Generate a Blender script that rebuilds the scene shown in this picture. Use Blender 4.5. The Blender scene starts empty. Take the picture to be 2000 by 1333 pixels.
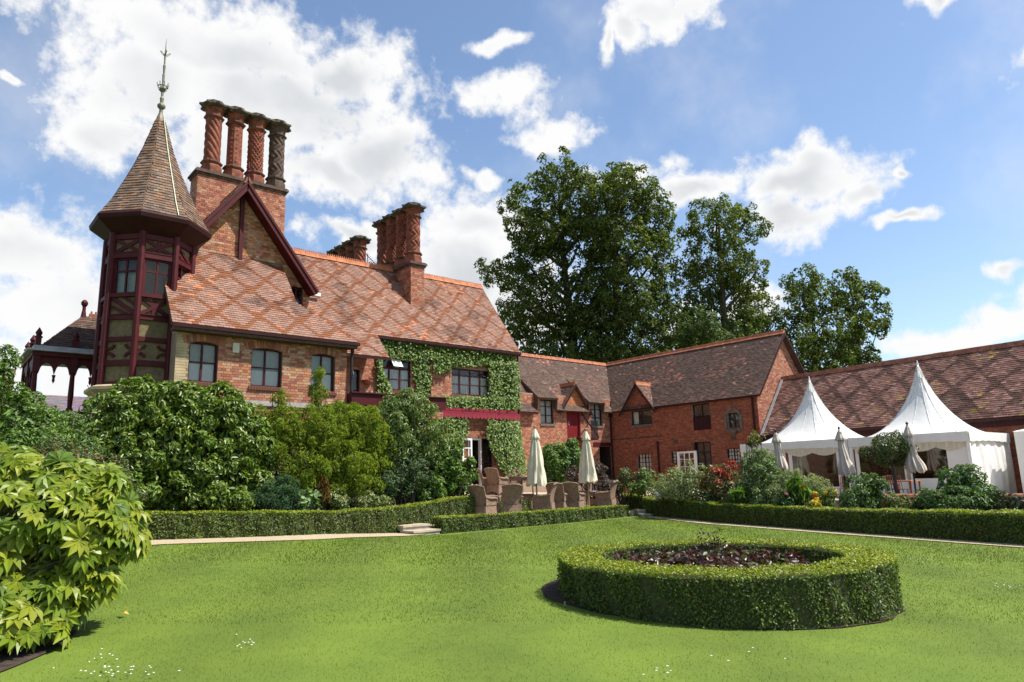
import bpy, bmesh, math, random
import numpy as np
from mathutils import Vector, Matrix
random.seed(7); rng = np.random.default_rng(11)
C = bpy.context.scene.collection
sc = bpy.context.scene
# ------------------------------------------------------------------ camera
FPX, PITCH, ROLL, HEAD = 1377.8, math.radians(11.035), math.radians(-1.481), math.radians(40.094)
EYE = np.array([0, 0, 1.6])
def cam_axes():
    cp, sp, cy, sy = math.cos(PITCH), math.sin(PITCH), math.cos(HEAD), math.sin(HEAD)
    fw = np.array([sy*cp, cy*cp, sp]); rt = np.array([cy, -sy, 0.]); up = np.cross(rt, fw)
    cr, sr = math.cos(ROLL), math.sin(ROLL)
    return rt*cr+up*sr, -rt*sr+up*cr, fw
RT, UP, FW = cam_axes()
cd = bpy.data.cameras.new('camera'); cam = bpy.data.objects.new('camera', cd); C.objects.link(cam)
cam.matrix_world = Matrix(((RT[0], UP[0], -FW[0], EYE[0]), (RT[1], UP[1], -FW[1], EYE[1]), (RT[2], UP[2], -FW[2], EYE[2]), (0, 0, 0, 1)))
cd.sensor_width = 36; cd.lens = FPX/2000*36; cd.clip_start = .1; cd.clip_end = 5000
sc.camera = cam
SUN_AZ, SUN_EL = math.radians(137), math.radians(57)      # azimuth from +Y towards +X
SUN_STRENGTH, SKY_STRENGTH, CLOUD_STRENGTH = 5.0, .118, .60
# ------------------------------------------------------------------ survey helpers: a sight line met with a real plane
def ray(x, y): return RT*(x-1000)-UP*(y-666.5)+FW*FPX
def pX(x, y, X): d = ray(x, y); return EYE+d*(X/d[0])
def pY(x, y, Y): d = ray(x, y); return EYE+d*(Y/d[1])
def pZ(x, y, Z): d = ray(x, y); return EYE+d*((Z-1.6)/d[2])
def pD(x, y, D): return EYE+ray(x, y)*(D/FPX)
def lawn_h(x, y):
    return np.interp(x, [2, 4, 8, 11.3, 20], [.51, .51, .35, .14, .14])*np.clip(np.asarray(y)/16.5, 0, 1.1)
def pH(x, y):
    z = 0.
    for _ in range(50):
        p = pZ(x, y, z); z = .5*z+.5*float(lawn_h(p[0], p[1]))
    return pZ(x, y, z)
# ------------------------------------------------------------------ sky and sun
W = bpy.data.worlds.new('World'); sc.world = W; W.use_nodes = True
nt = W.node_tree; nt.nodes.clear(); ND, LK = nt.nodes.new, nt.links.new
def wmath(op, a, b=None, clamp=False):
    n = ND('ShaderNodeMath'); n.operation = op; n.use_clamp = clamp
    for i, v in enumerate((a, b)):
        if v is None: continue
        if isinstance(v, (int, float)): n.inputs[i].default_value = v
        else: LK(v, n.inputs[i])
    return n.outputs[0]
def wsmooth(v, lo, hi):
    n = ND('ShaderNodeMapRange'); n.interpolation_type = 'SMOOTHSTEP'
    LK(v, n.inputs[0]); n.inputs[1].default_value = lo; n.inputs[2].default_value = hi
    return n.outputs[0]
def wnoise(vec, scale, detail, rough=.55):
    n = ND('ShaderNodeTexNoise'); n.inputs['Scale'].default_value = scale; n.inputs['Detail'].default_value = detail
    n.inputs['Roughness'].default_value = rough; LK(vec, n.inputs['Vector']); return n
tc = ND('ShaderNodeTexCoord'); sep = ND('ShaderNodeSeparateXYZ'); LK(tc.outputs['Generated'], sep.inputs[0])
az = wmath('ARCTAN2', sep.outputs[0], sep.outputs[1]); el = wmath('ARCSINE', sep.outputs[2])
comb = ND('ShaderNodeCombineXYZ'); LK(az, comb.inputs[0]); LK(el, comb.inputs[1])
warp = wnoise(tc.outputs['Generated'], 9, 3)
wsub = ND('ShaderNodeVectorMath'); wsub.operation = 'SUBTRACT'; LK(warp.outputs['Color'], wsub.inputs[0]); wsub.inputs[1].default_value = (.5, .5, .5)
wscl = ND('ShaderNodeVectorMath'); wscl.operation = 'SCALE'; LK(wsub.outputs[0], wscl.inputs[0]); wscl.inputs['Scale'].default_value = .12
wadd = ND('ShaderNodeVectorMath'); wadd.operation = 'ADD'; LK(comb.outputs[0], wadd.inputs[0]); LK(wscl.outputs[0], wadd.inputs[1])
CLOUDS = [(430,90,330,110),(300,160,190,100),(560,210,280,140),(480,310,250,80),(680,130,110,80),(220,260,120,80),(740,310,130,90),(640,350,180,60),
 (50,490,150,100),(110,600,190,120),(20,720,260,110),(-150,560,200,150),(980,185,85,48),(1085,245,80,42),(940,345,45,22),
 (1310,15,120,36),(1200,95,20,40),(1240,55,50,30),(970,68,45,22),(1555,345,165,52),(1550,410,130,55),(1340,385,80,34),(1690,370,65,40),(1785,325,26,24),
 (930,425,115,55),(900,540,130,130),(1010,600,110,90),(690,470,95,30),(1850,665,150,38),(1980,635,90,45),(1995,510,38,28),(1480,600,60,36),(1240,340,80,30),(1860,5,90,18),
 (1750,440,60,14),(1330,640,60,50),(15,150,26,16),(2150,600,160,80),(2100,120,120,50),(1320,-160,220,60),(-60,-40,160,80)]
cur = None
for (cx_, cy_, rx_, ry_) in CLOUDS:
    d = ray(cx_, cy_); n_ = np.linalg.norm(d); a0, e0 = math.atan2(d[0], d[1]), math.asin(d[2]/n_)
    k = (FPX/n_)**1.5
    v1 = ND('ShaderNodeVectorMath'); v1.operation = 'SUBTRACT'; LK(wadd.outputs[0], v1.inputs[0]); v1.inputs[1].default_value = (a0, e0, 0)
    v2 = ND('ShaderNodeVectorMath'); v2.operation = 'MULTIPLY'; LK(v1.outputs[0], v2.inputs[0])
    v2.inputs[1].default_value = (math.cos(e0)/(rx_*k/FPX), 1/(ry_*k/FPX), 0)
    v3 = ND('ShaderNodeVectorMath'); v3.operation = 'LENGTH'; LK(v2.outputs[0], v3.inputs[0])
    cur = v3.outputs['Value'] if cur is None else wmath('MINIMUM', cur, v3.outputs['Value'])
fine = wnoise(tc.outputs['Generated'], 17, 11, .62)
finer = wnoise(tc.outputs['Generated'], 44, 8, .6)
F = wmath('ADD', wmath('SUBTRACT', 1.13, cur), wmath('ADD', wmath('MULTIPLY', wmath('SUBTRACT', fine.outputs['Fac'], .5), 2.1), wmath('MULTIPLY', wmath('SUBTRACT', finer.outputs['Fac'], .5), 1.5)))
dotn = ND('ShaderNodeVectorMath'); dotn.operation = 'DOT_PRODUCT'; LK(tc.outputs['Generated'], dotn.inputs[0]); dotn.inputs[1].default_value = tuple(FW)
away = wsmooth(dotn.outputs['Value'], .74, .60)            # beyond the view the same broken cumulus goes on
broad = wnoise(tc.outputs['Generated'], 3.2, 8, .55)
F2 = wmath('SUBTRACT', wmath('MULTIPLY', wmath('SUBTRACT', broad.outputs['Fac'], .57), 5.0), wmath('SUBTRACT', 1.0, away))
F = wmath('MAXIMUM', F, F2)
dens = wsmooth(F, -.25, .60)
thin = wnoise(tc.outputs['Generated'], 5, 5, .6)
veil = wmath('MULTIPLY', wsmooth(thin.outputs['Fac'], .45, .8), .30)
dens = wmath('MAXIMUM', dens, veil)
greyn = wnoise(tc.outputs['Generated'], 4.2, 6, .5)
grey = wmath('MULTIPLY', wsmooth(greyn.outputs['Fac'], .36, .62), wsmooth(wmath('SUBTRACT', 1.0, cur), .30, .85))
ccol = ND('ShaderNodeMix'); ccol.data_type = 'RGBA'; LK(grey, ccol.inputs['Factor'])
ccol.inputs['A'].default_value = (1, 1, 1, 1); ccol.inputs['B'].default_value = (.70, .73, .765, 1)
sky = ND('ShaderNodeTexSky'); sky.sky_type = 'NISHITA'; sky.sun_disc = False
sky.sun_elevation = SUN_EL; sky.sun_rotation = SUN_AZ; sky.altitude = 60; sky.air_density = 1.0; sky.dust_density = .6; sky.ozone_density = 1.6
bg1 = ND('ShaderNodeBackground'); LK(sky.outputs[0], bg1.inputs[0]); bg1.inputs[1].default_value = SKY_STRENGTH
bg2 = ND('ShaderNodeBackground'); LK(ccol.outputs['Result'], bg2.inputs[0]); bg2.inputs[1].default_value = CLOUD_STRENGTH
mx = ND('ShaderNodeMixShader'); LK(dens, mx.inputs[0]); LK(bg1.outputs[0], mx.inputs[1]); LK(bg2.outputs[0], mx.inputs[2])
wo = ND('ShaderNodeOutputWorld'); LK(mx.outputs[0], wo.inputs[0])
sl = bpy.data.lights.new('sun', 'SUN'); sl.energy = SUN_STRENGTH; sl.angle = math.radians(.53); sl.color = (1, .955, .88)
so = bpy.data.objects.new('sun', sl); C.objects.link(so)
sv = Vector((math.sin(SUN_AZ)*math.cos(SUN_EL), math.cos(SUN_AZ)*math.cos(SUN_EL), math.sin(SUN_EL)))
so.rotation_euler = sv.to_track_quat('Z', 'Y').to_euler(); so.location = (20, -20, 40)
vs = sc.view_settings; vs.view_transform = 'Standard'; vs.look = 'None'; vs.exposure = 0.72; vs.gamma = 1; vs.use_curve_mapping = False
sc.cycles.max_bounces = 6; sc.cycles.transparent_max_bounces = 12; sc.cycles.use_denoising = True
# ------------------------------------------------------------------ materials
def new_mat(name):
    m = bpy.data.materials.new(name); m.use_nodes = True; m.node_tree.nodes.clear(); return m, m.node_tree
def mat(name, col, rough=.8, tint=False, var=.25, scale=8., bump=0., bscale=40., spec=.3, metal=0., transl=0., wave=None, col2=None, tcol=None):
    m, t = new_mat(name); N, L = t.nodes.new, t.links.new
    out = N('ShaderNodeOutputMaterial'); b = N('ShaderNodeBsdfPrincipled')
    b.inputs['Roughness'].default_value = rough; b.inputs['Specular IOR Level'].default_value = spec; b.inputs['Metallic'].default_value = metal
    co = N('ShaderNodeTexCoord'); nz = N('ShaderNodeTexNoise'); nz.inputs['Scale'].default_value = scale; nz.inputs['Detail'].default_value = 5
    L(co.outputs['Object'], nz.inputs['Vector'])
    mr = N('ShaderNodeMapRange'); L(nz.outputs['Fac'], mr.inputs[0]); mr.inputs[1].default_value = .3; mr.inputs[2].default_value = .7
    c2 = col2 or tuple(c*(1-var) for c in col); c1 = col if col2 else tuple(min(1, c*(1+var)) for c in col)
    mix = N('ShaderNodeMix'); mix.data_type = 'RGBA'; L(mr.outputs[0], mix.inputs['Factor'])
    mix.inputs['A'].default_value = (*c1, 1); mix.inputs['B'].default_value = (*c2, 1)
    c = mix.outputs['Result']
    if tint:
        a = N('ShaderNodeAttribute'); a.attribute_name = 'tint'
        mm = N('ShaderNodeMix'); mm.data_type = 'RGBA'; mm.blend_type = 'MULTIPLY'; mm.inputs['Factor'].default_value = 1
        L(a.outputs['Color'], mm.inputs['A']); L(c, mm.inputs['B']); c = mm.outputs['Result']
    L(c, b.inputs['Base Color'])
    if bump:
        n2 = N('ShaderNodeTexNoise'); n2.inputs['Scale'].default_value = bscale; n2.inputs['Detail'].default_value = 4; L(co.outputs['Object'], n2.inputs['Vector'])
        h = n2.outputs['Fac']
        if wave:
            w = N('ShaderNodeTexWave'); w.inputs['Scale'].default_value = wave; w.bands_direction = 'Z'; L(co.outputs['Object'], w.inputs['Vector'])
            w2 = N('ShaderNodeTexWave'); w2.inputs['Scale'].default_value = wave*.8; w2.bands_direction = 'DIAGONAL'; L(co.outputs['Object'], w2.inputs['Vector'])
            ad = N('ShaderNodeMath'); ad.operation = 'ADD'; L(w.outputs['Fac'], ad.inputs[0]); L(w2.outputs['Fac'], ad.inputs[1]); h = ad.outputs[0]
        bp = N('ShaderNodeBump'); bp.inputs['Strength'].default_value = bump; bp.inputs['Distance'].default_value = .02; L(h, bp.inputs['Height']); L(bp.outputs[0], b.inputs['Normal'])
    sh = b.outputs[0]
    if transl:
        tr = N('ShaderNodeBsdfTranslucent')
        tm = N('ShaderNodeMix'); tm.data_type = 'RGBA'; tm.blend_type = 'MULTIPLY'; tm.inputs['Factor'].default_value = 1
        L(c, tm.inputs['A']); tm.inputs['B'].default_value = (*(tcol or (1.25, 1.35, .5)), 1); L(tm.outputs['Result'], tr.inputs['Color'])
        ms = N('ShaderNodeMixShader'); ms.inputs[0].default_value = transl; L(sh, ms.inputs[1]); L(tr.outputs[0], ms.inputs[2]); sh = ms.outputs[0]
    L(sh, out.inputs[0]); return m
def glass_mat(name, tcol=(.75, .8, .78), ior=1.45, boost=.015):
    m, t = new_mat(name); N, L = t.nodes.new, t.links.new
    out = N('ShaderNodeOutputMaterial'); g = N('ShaderNodeBsdfGlossy'); g.inputs['Roughness'].default_value = .03
    tr = N('ShaderNodeBsdfTransparent'); tr.inputs[0].default_value = (*tcol, 1)
    fr = N('ShaderNodeFresnel'); fr.inputs[0].default_value = ior
    ad = N('ShaderNodeMath'); ad.operation = 'ADD'; ad.use_clamp = True; L(fr.outputs[0], ad.inputs[0]); ad.inputs[1].default_value = boost
    ms = N('ShaderNodeMixShader'); L(ad.outputs[0], ms.inputs[0]); L(tr.outputs[0], ms.inputs[1]); L(g.outputs[0], ms.inputs[2]); L(ms.outputs[0], out.inputs[0]); return m
W1 = (1, 1, 1)
M = dict(
 brick=mat('brick_clay', W1, .9, tint=True, var=.16, scale=14, bump=.25, bscale=60),
 mortar=mat('mortar', (.30, .22, .165), .95, var=.2, bump=.2),
 tile=mat('clay_tile', W1, .85, tint=True, var=.22, scale=3.2, bump=.15, bscale=50),
 underlay=mat('roof_underlay', (.10, .06, .045), .9),
 ridge=mat('ridge_clay', (.38, .135, .06), .8, var=.3, scale=5),
 ridge_dark=mat('weathered_ridge_clay', (.26, .10, .06), .85, var=.35, scale=5),
 ridge_stable=mat('brown_ridge_clay', (.34, .12, .06), .85, var=.35, scale=4),
 terra=mat('terracotta', (.19, .058, .032), .8, var=.5, scale=6, bump=.2),
 sooty=mat('sooty_terracotta', (.085, .055, .04), .85, var=.5, scale=7, bump=.2),
 maroon=mat('maroon_paint', (.066, .008, .010), .55, var=.2, scale=4, bump=.05, spec=.2),
 maroond=mat('dark_maroon_paint', (.032, .009, .009), .6, spec=.15, var=.2, scale=4, bump=.05),
 render=mat('roughcast', (.17, .13, .07), .95, var=.25, scale=9, bump=.9, bscale=55),
 stone=mat('pale_stone', (.42, .33, .19), .9, var=.25, scale=4, bump=.3),
 greystone=mat('grey_stone', (.34, .31, .27), .9, var=.25, scale=6, bump=.3),
 lead=mat('lead_sheet', (.33, .34, .35), .6, var=.2, scale=3, metal=.2),
 white=mat('white_paint_and_glare', (.78, .77, .73), .5, var=.05),
 room=mat('room_plaster', (.16, .14, .12), .95),
 dark=mat('dark_timber_and_shade', (.03, .018, .015), .7),
 curtain=mat('net_curtain', (.84, .83, .80), .9, var=.06, transl=.3, tcol=(1, 1, 1)),
 blind=mat('grey_blind', (.30, .32, .27), .9, var=.08),
 glass=glass_mat('window_glass', (.92, .94, .92)), pvc=glass_mat('dimmed_sheet', (.2, .2, .195), 1.45, .05),  # sheet tint dimmed so the marquee insides look dark
 canvas=mat('white_canvas', (.80, .79, .755), .75, var=.07, scale=1.3, bump=.35, bscale=3.5, transl=.14, tcol=(1, .97, .9)),
 cream=mat('cream_cloth', (.70, .64, .50), .85, var=.08, scale=5, bump=.15, bscale=30, transl=.18, tcol=(1, .95, .8)),
 taupe=mat('taupe_cloth', (.58, .51, .43), .85, var=.1, scale=5, bump=.15, bscale=30, transl=.12, tcol=(1, .9, .8)),
 awning=mat('crimson_awning', (.20, .014, .028), .75, var=.15, scale=6),
 wicker=mat('brown_wicker', (.33, .215, .15), .7, var=.3, scale=18, bump=.7, wave=26.),
 table=mat('table_top', (.12, .075, .06), .45, var=.3, scale=6),
 iron=mat('black_iron', (.02, .02, .022), .5),
 wood=mat('pole_wood', (.30, .20, .12), .6, var=.2),
 verdigris=mat('weathered_copper', (.18, .17, .12), .6, var=.3, metal=.3),
 cable=mat('pale_cable', (.55, .60, .42), .6),
 soil=mat('dark_soil', (.045, .03, .022), .95, var=.5, scale=9, bump=1., bscale=25),
 gravel=mat('gravel', (.43, .345, .225), .95, var=.35, scale=45, bump=1., bscale=90),
 paving=mat('sand_paving', (.45, .36, .26), .9, var=.2, scale=5, bump=.3),
 ground=mat('garden_ground', (.10, .12, .045), .95, var=.4, scale=.6, bump=.3),
 lawn=mat('lawn_turf', (.108, .155, .016), .95, var=.22, scale=1.4, bump=.4, bscale=60, col2=(.078, .122, .013)),
 blade=mat('grass_blade', W1, .6, tint=True, var=.12, scale=.8, spec=.25, transl=.3),
 leaf=mat('leaf', W1, .5, tint=True, var=.2, scale=6, spec=.4, transl=.28),
 gloss=mat('glossy_leaf', W1, .36, tint=True, var=.15, scale=6, spec=.42, transl=.24),
 matte=mat('matte_leaf', W1, .65, tint=True, var=.15, scale=6, spec=.2, transl=.3),
 treeleaf=mat('tree_leaf', W1, .55, tint=True, var=.25, scale=.5, spec=.25, transl=.40),
 petal=mat('petal', W1, .7, tint=True, var=.1, transl=.3, tcol=(1, 1, 1)),
 bark=mat('bark', (.075, .06, .045), .95, var=.4, scale=5, bump=.8, bscale=14),
 slate=mat('purple_slate', W1, .7, tint=True, var=.15, scale=4),
 darkstone=mat('dark_sill_and_shaded_niche', (.13, .105, .085), .9, var=.25, scale=6, bump=.3),
 fat=mat('palmate_leaf', W1, .42, tint=True, var=.12, scale=6, spec=.35, transl=.26),
 seam=mat('canvas_seam', (.62, .61, .58), .8),
 pot=mat('clay_pot', (.34, .13, .07), .85, var=.2),
 capstone=mat('sooty_cap', (.075, .06, .042), .9, var=.5, scale=6, bump=.2),
 render_red=mat('red_gloss_paint', (.17, .016, .018), .4, var=.15),
)
def mown(m):
    """alternate mowing bands, painted as lighter and darker turf"""
    t = m.node_tree; N, L = t.nodes.new, t.links.new; b = [n for n in t.nodes if n.type == 'BSDF_PRINCIPLED'][0]; src = b.inputs['Base Color'].links[0].from_socket
    co = N('ShaderNodeTexCoord'); mp = N('ShaderNodeMapping'); mp.inputs['Rotation'].default_value = (0, 0, math.radians(36.87)); L(co.outputs['Object'], mp.inputs['Vector'])
    w = N('ShaderNodeTexWave'); w.inputs['Scale'].default_value = .1366; w.inputs['Distortion'].default_value = .8; w.inputs['Detail'].default_value = 2; L(mp.outputs[0], w.inputs['Vector'])
    r = N('ShaderNodeMapRange'); L(w.outputs['Fac'], r.inputs[0]); r.inputs[3].default_value = .94; r.inputs[4].default_value = 1.14  # band tone carries the sheen of grass lying each way
    x = N('ShaderNodeMix'); x.data_type = 'RGBA'; x.blend_type = 'MULTIPLY'; x.inputs['Factor'].default_value = 1; L(src, x.inputs['A']); L(r.outputs[0], x.inputs['B']); L(x.outputs['Result'], b.inputs['Base Color'])
    for n in t.nodes:
        if n.type == 'BSDF_TRANSLUCENT':
            mm = n.inputs['Color'].links[0].from_node; L(x.outputs['Result'], mm.inputs['A'])
mown(M['lawn']); mown(M['blade'])
# ------------------------------------------------------------------ mesh building
class MB:
    def __init__(s): s.v = []; s.f = []; s.t = []
    def add(s, vs, fs, tint=(1, 1, 1)):
        n = len(s.v); s.v.extend([tuple(map(float, p)) for p in vs])
        for f in fs: s.f.append(tuple(i+n for i in f)); s.t.append(tint)
    def box(s, a, b, tint=(1, 1, 1)):
        (x0, y0, z0), (x1, y1, z1) = a, b
        s.add([(x0,y0,z0),(x1,y0,z0),(x1,y1,z0),(x0,y1,z0),(x0,y0,z1),(x1,y0,z1),(x1,y1,z1),(x0,y1,z1)],
              [(0,3,2,1),(4,5,6,7),(0,1,5,4),(1,2,6,5),(2,3,7,6),(3,0,4,7)], tint)
    def quad(s, a, b, c, d, tint=(1, 1, 1)): s.add([a, b, c, d], [(0, 1, 2, 3)], tint)
    def prism(s, pts, vec, tint=(1, 1, 1)):
        n = len(pts); vec = np.array(vec, float); q = [np.array(p, float) for p in pts]
        s.add(q+[p+vec for p in q], [tuple(range(n-1, -1, -1)), tuple(range(n, 2*n))]+[(i, (i+1) % n, n+(i+1) % n, n+i) for i in range(n)], tint)
    def bar(s, p0, p1, w, h, up=(0, 0, 1), tint=(1, 1, 1)):
        p0, p1 = np.array(p0, float), np.array(p1, float); d = p1-p0; d = d/np.linalg.norm(d)
        u = np.array(up, float); side = np.cross(d, u); side /= np.linalg.norm(side)+1e-9; u = np.cross(side, d)
        o = [side*w/2+u*h/2, -side*w/2+u*h/2, -side*w/2-u*h/2, side*w/2-u*h/2]
        s.prism([p0+k for k in o], p1-p0, tint)
    def tube(s, pts, rad, n=8, tint=(1, 1, 1), cap=True):
        pts = [np.array(p, float) for p in pts]; m = len(pts); rad = [rad]*m if isinstance(rad, (int, float)) else rad
        base = len(s.v); ref = np.array([.3, .2, .93])
        for i, p in enumerate(pts):
            d = pts[min(i+1, m-1)]-pts[max(i-1, 0)]; d = d/(np.linalg.norm(d)+1e-9)
            a = np.cross(d, ref if abs(d @ ref) < .97 else np.array([1., 0, 0])); a /= np.linalg.norm(a); b = np.cross(d, a)
            for k in range(n):
                th = 2*math.pi*k/n; s.v.append(tuple(p+rad[i]*(math.cos(th)*a+math.sin(th)*b)))
        for i in range(m-1):
            for k in range(n):
                s.f.append((base+i*n+k, base+i*n+(k+1) % n, base+(i+1)*n+(k+1) % n, base+(i+1)*n+k)); s.t.append(tint)
        if cap:
            s.f.append(tuple(base+k for k in range(n-1, -1, -1))); s.t.append(tint)
            s.f.append(tuple(base+(m-1)*n+k for k in range(n))); s.t.append(tint)
    def lathe(s, c, prof, n=16, rot=0., tint=(1, 1, 1), fn=None, cap=True):
        base = len(s.v); m = len(prof)
        for i, (r, z) in enumerate(prof):
            for k in range(n):
                th = rot+2*math.pi*k/n; rr = r if fn is None else fn(th, z, r)
                s.v.append((c[0]+rr*math.cos(th), c[1]+rr*math.sin(th), c[2]+z))
        for i in range(m-1):
            for k in range(n):
                s.f.append((base+i*n+k, base+i*n+(k+1) % n, base+(i+1)*n+(k+1) % n, base+(i+1)*n+k)); s.t.append(tint)
        if cap:
            s.f.append(tuple(base+k for k in range(n-1, -1, -1))); s.t.append(tint)
            s.f.append(tuple(base+(m-1)*n+k for k in range(n))); s.t.append(tint)
    def build(s, name, m, parent=None, off=(0, 0, 0), smooth=False, tint=False, kind=None):
        me = bpy.data.meshes.new(name)
        v = np.array(s.v, float).reshape(-1, 3)-np.array(off)
        me.from_pydata(v.tolist(), [], s.f); me.materials.append(m)
        if tint:
            a = me.attributes.new('tint', 'FLOAT_COLOR', 'FACE'); t = np.ones((len(s.f), 4), np.float32); t[:, :3] = np.array(s.t); a.data.foreach_set('color', t.ravel())
        if smooth: me.polygons.foreach_set('use_smooth', [True]*len(me.polygons))
        me.update(); o = bpy.data.objects.new(name, me); C.objects.link(o)
        if parent is not None: o.parent = parent
        if kind: o['kind'] = kind
        return o
def tag(o, label, cat, group=None, kind=None):
    o['label'] = label; o['category'] = cat
    if group: o['group'] = group
    if kind: o['kind'] = kind
    return o
def thing(name, loc, label, cat, group=None, rz=0):
    o = bpy.data.objects.new(name, None); C.objects.link(o); o.location = loc; o.rotation_euler = (0, 0, rz); o.empty_display_size = .3
    return tag(o, label, cat, group)
def copy_tree(o, parent=None):
    c = o.copy(); C.objects.link(c)
    if parent is not None: c.parent = parent
    for ch in [x for x in o.children]: copy_tree(ch, c)
    return c
def fast_mesh(name, verts, faces, tint, m, parent=None, off=(0, 0, 0), kind=None):
    """verts (n,3); faces (k,3) triangles; tint (k,3) per face"""
    me = bpy.data.meshes.new(name); nv, nf = len(verts), len(faces)
    me.vertices.add(nv); me.vertices.foreach_set('co', (verts-np.array(off)).astype(np.float32).ravel())
    me.loops.add(nf*3); me.loops.foreach_set('vertex_index', faces.astype(np.int32).ravel())
    me.polygons.add(nf); me.polygons.foreach_set('loop_start', np.arange(0, nf*3, 3, dtype=np.int32)); me.polygons.foreach_set('loop_total', np.full(nf, 3, np.int32))
    me.materials.append(m); a = me.attributes.new('tint', 'FLOAT_COLOR', 'FACE')
    t = np.ones((nf, 4), np.float32); t[:, :3] = tint; a.data.foreach_set('color', t.ravel()); me.update(calc_edges=True)
    o = bpy.data.objects.new(name, me); C.objects.link(o)
    if parent is not None: o.parent = parent
    if kind: o['kind'] = kind
    return o
# ------------------------------------------------------------------ leaves
def unit(a): return a/(np.linalg.norm(a, axis=1, keepdims=True)+1e-9)
def pick(cols, n, jit=.18):
    c = np.array(cols, float)[rng.integers(0, len(cols), n)]
    return np.clip(c*(1+rng.normal(0, jit, (n, 1)))*(1+rng.normal(0, jit*.3, (n, 3))), .004, 1)
def leaves(name, P, Nn, size, cols, m, parent=None, off=(0, 0, 0), aspect=.5, droop=0., fold=.12, kind='stuff', axis=None):
    n = len(P); size = np.broadcast_to(size, (n,))*rng.uniform(.7, 1.25, n); Nn = unit(Nn)
    A = rng.normal(0, 1, (n, 3)) if axis is None else axis+rng.normal(0, .35, (n, 3)); A[:, 2] -= droop
    A = unit(A-Nn*np.sum(A*Nn, 1, keepdims=True)); S = np.cross(Nn, A)
    L = size[:, None]; Wd = L*aspect
    v = np.stack([P-A*L*.5, P+S*Wd*.5+Nn*L*fold, P+A*L*.5-Nn*L*fold*.6, P-S*Wd*.5+Nn*L*fold], 1).reshape(-1, 3)
    b = (np.arange(n)*4)[:, None]
    f = np.concatenate([b+np.array([[0, 1, 2]]), b+np.array([[0, 2, 3]])], 1).reshape(-1, 3)
    t = np.repeat(pick(cols, n), 2, 0)
    return fast_mesh(name, v, f, t, m, parent, off, kind)
def lobes_points(lobes, n, clump=.22, per=14, shell=(.80, 1.0), up=.35):
    """points and outward normals: leaf tufts over many small rounded clumps that together cover a union of ellipsoids"""
    lb = np.array(lobes, float); w = (lb[:, 3]*lb[:, 4]+lb[:, 4]*lb[:, 5]+lb[:, 3]*lb[:, 5]); w /= w.sum()
    K = max(5*len(lb), n//(per*7)); idx = rng.choice(len(lb), K*3, p=w); d = unit(rng.normal(0, 1, (K*3, 3)))
    c = lb[idx, :3]+d*lb[idx, 3:]*rng.uniform(shell[0]-.04, shell[1]-.06, (K*3, 1))
    q = (c[:, None, :]-lb[None, :, :3])/lb[None, :, 3:]; q = np.linalg.norm(q, axis=2); q[np.arange(K*3), idx] = 9
    keep = np.where(q.min(1) > .74)[0]
    if len(keep) < 5: keep = np.arange(K*3)
    keep = keep[:K]; c, d, idx = c[keep], d[keep], idx[keep]; nr = unit(d/lb[idx, 3:]); K = len(c)
    cs = clump*rng.uniform(.8, 2.1, K); wt = cs**1.6; k = rng.choice(K, n, p=wt/wt.sum())
    g = unit(rng.normal(0, 1, (n, 3))+nr[k]*.75+np.array([0, 0, .45])); tuft = rng.integers(0, per, n)
    g = unit(g+unit(rng.normal(0, 1, (K, per, 3)))[k, tuft]*.9)
    P = c[k]+g*cs[k][:, None]*rng.uniform(.55, 1.08, (n, 1)); return P, unit(g*.7+nr[k]*.2+rng.normal(0, .45, P.shape)+np.array([0, 0, up]))
def inner_points(lobes, n):
    lb = np.array(lobes, float); w = lb[:, 3]*lb[:, 4]*lb[:, 5]; w = w**.7; idx = rng.choice(len(lb), n, p=w/w.sum()); d = unit(rng.normal(0, 1, (n, 3)))
    return lb[idx, :3]+d*lb[idx, 3:]*rng.uniform(.35, .82, (n, 1)), unit(d+rng.normal(0, .5, (n, 3)))
def bush(name, label, cat, lobes, n, size, cols, m=None, aspect=.5, droop=.2, clump=.16, per=12, inner=.4, stems=True, group=None, zbase=0., shell=(.80, 1.0), up=.35, extra=None):
    cols = [tuple(x*(1.0 if name in ('glossy_shrub', 'bamboo') else 1.22) for x in c) for c in cols]
    lb = np.array(lobes, float); cx, cy = lb[:, 0].mean(), lb[:, 1].mean(); off = (cx, cy, zbase)
    t = thing(name, off, label, cat, group); m = m or M['leaf']
    P, Nn = lobes_points(lobes, n, clump, per, shell, up); k = P[:, 2] > zbase+.03; P, Nn = P[k], Nn[k]
    P2, N2 = inner_points(lobes, int(n*inner)); k2 = P2[:, 2] > zbase+.03; P2, N2 = P2[k2], N2[k2]
    sz = np.concatenate([np.full(len(P), size), np.full(len(P2), size*1.35)])
    leaves('foliage', np.concatenate([P, P2]), np.concatenate([Nn, N2]), sz, cols, m, t, off, aspect, droop)
    if stems:
        mb = MB()
        for l in lobes:
            for _ in range(5):
                tip = np.array(l[:3])+rng.normal(0, .45, 3)*np.array(l[3:]); b0 = np.array([cx+(l[0]-cx)*.4+rng.normal(0, .08), cy+(l[1]-cy)*.4+rng.normal(0, .08), zbase])
                mid = (tip+b0)/2+rng.normal(0, .06, 3); mb.tube([b0, mid, tip], [.028, .02, .008], 5)
        mb.build('stem', M['bark'], t, off)
    return t
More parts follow.
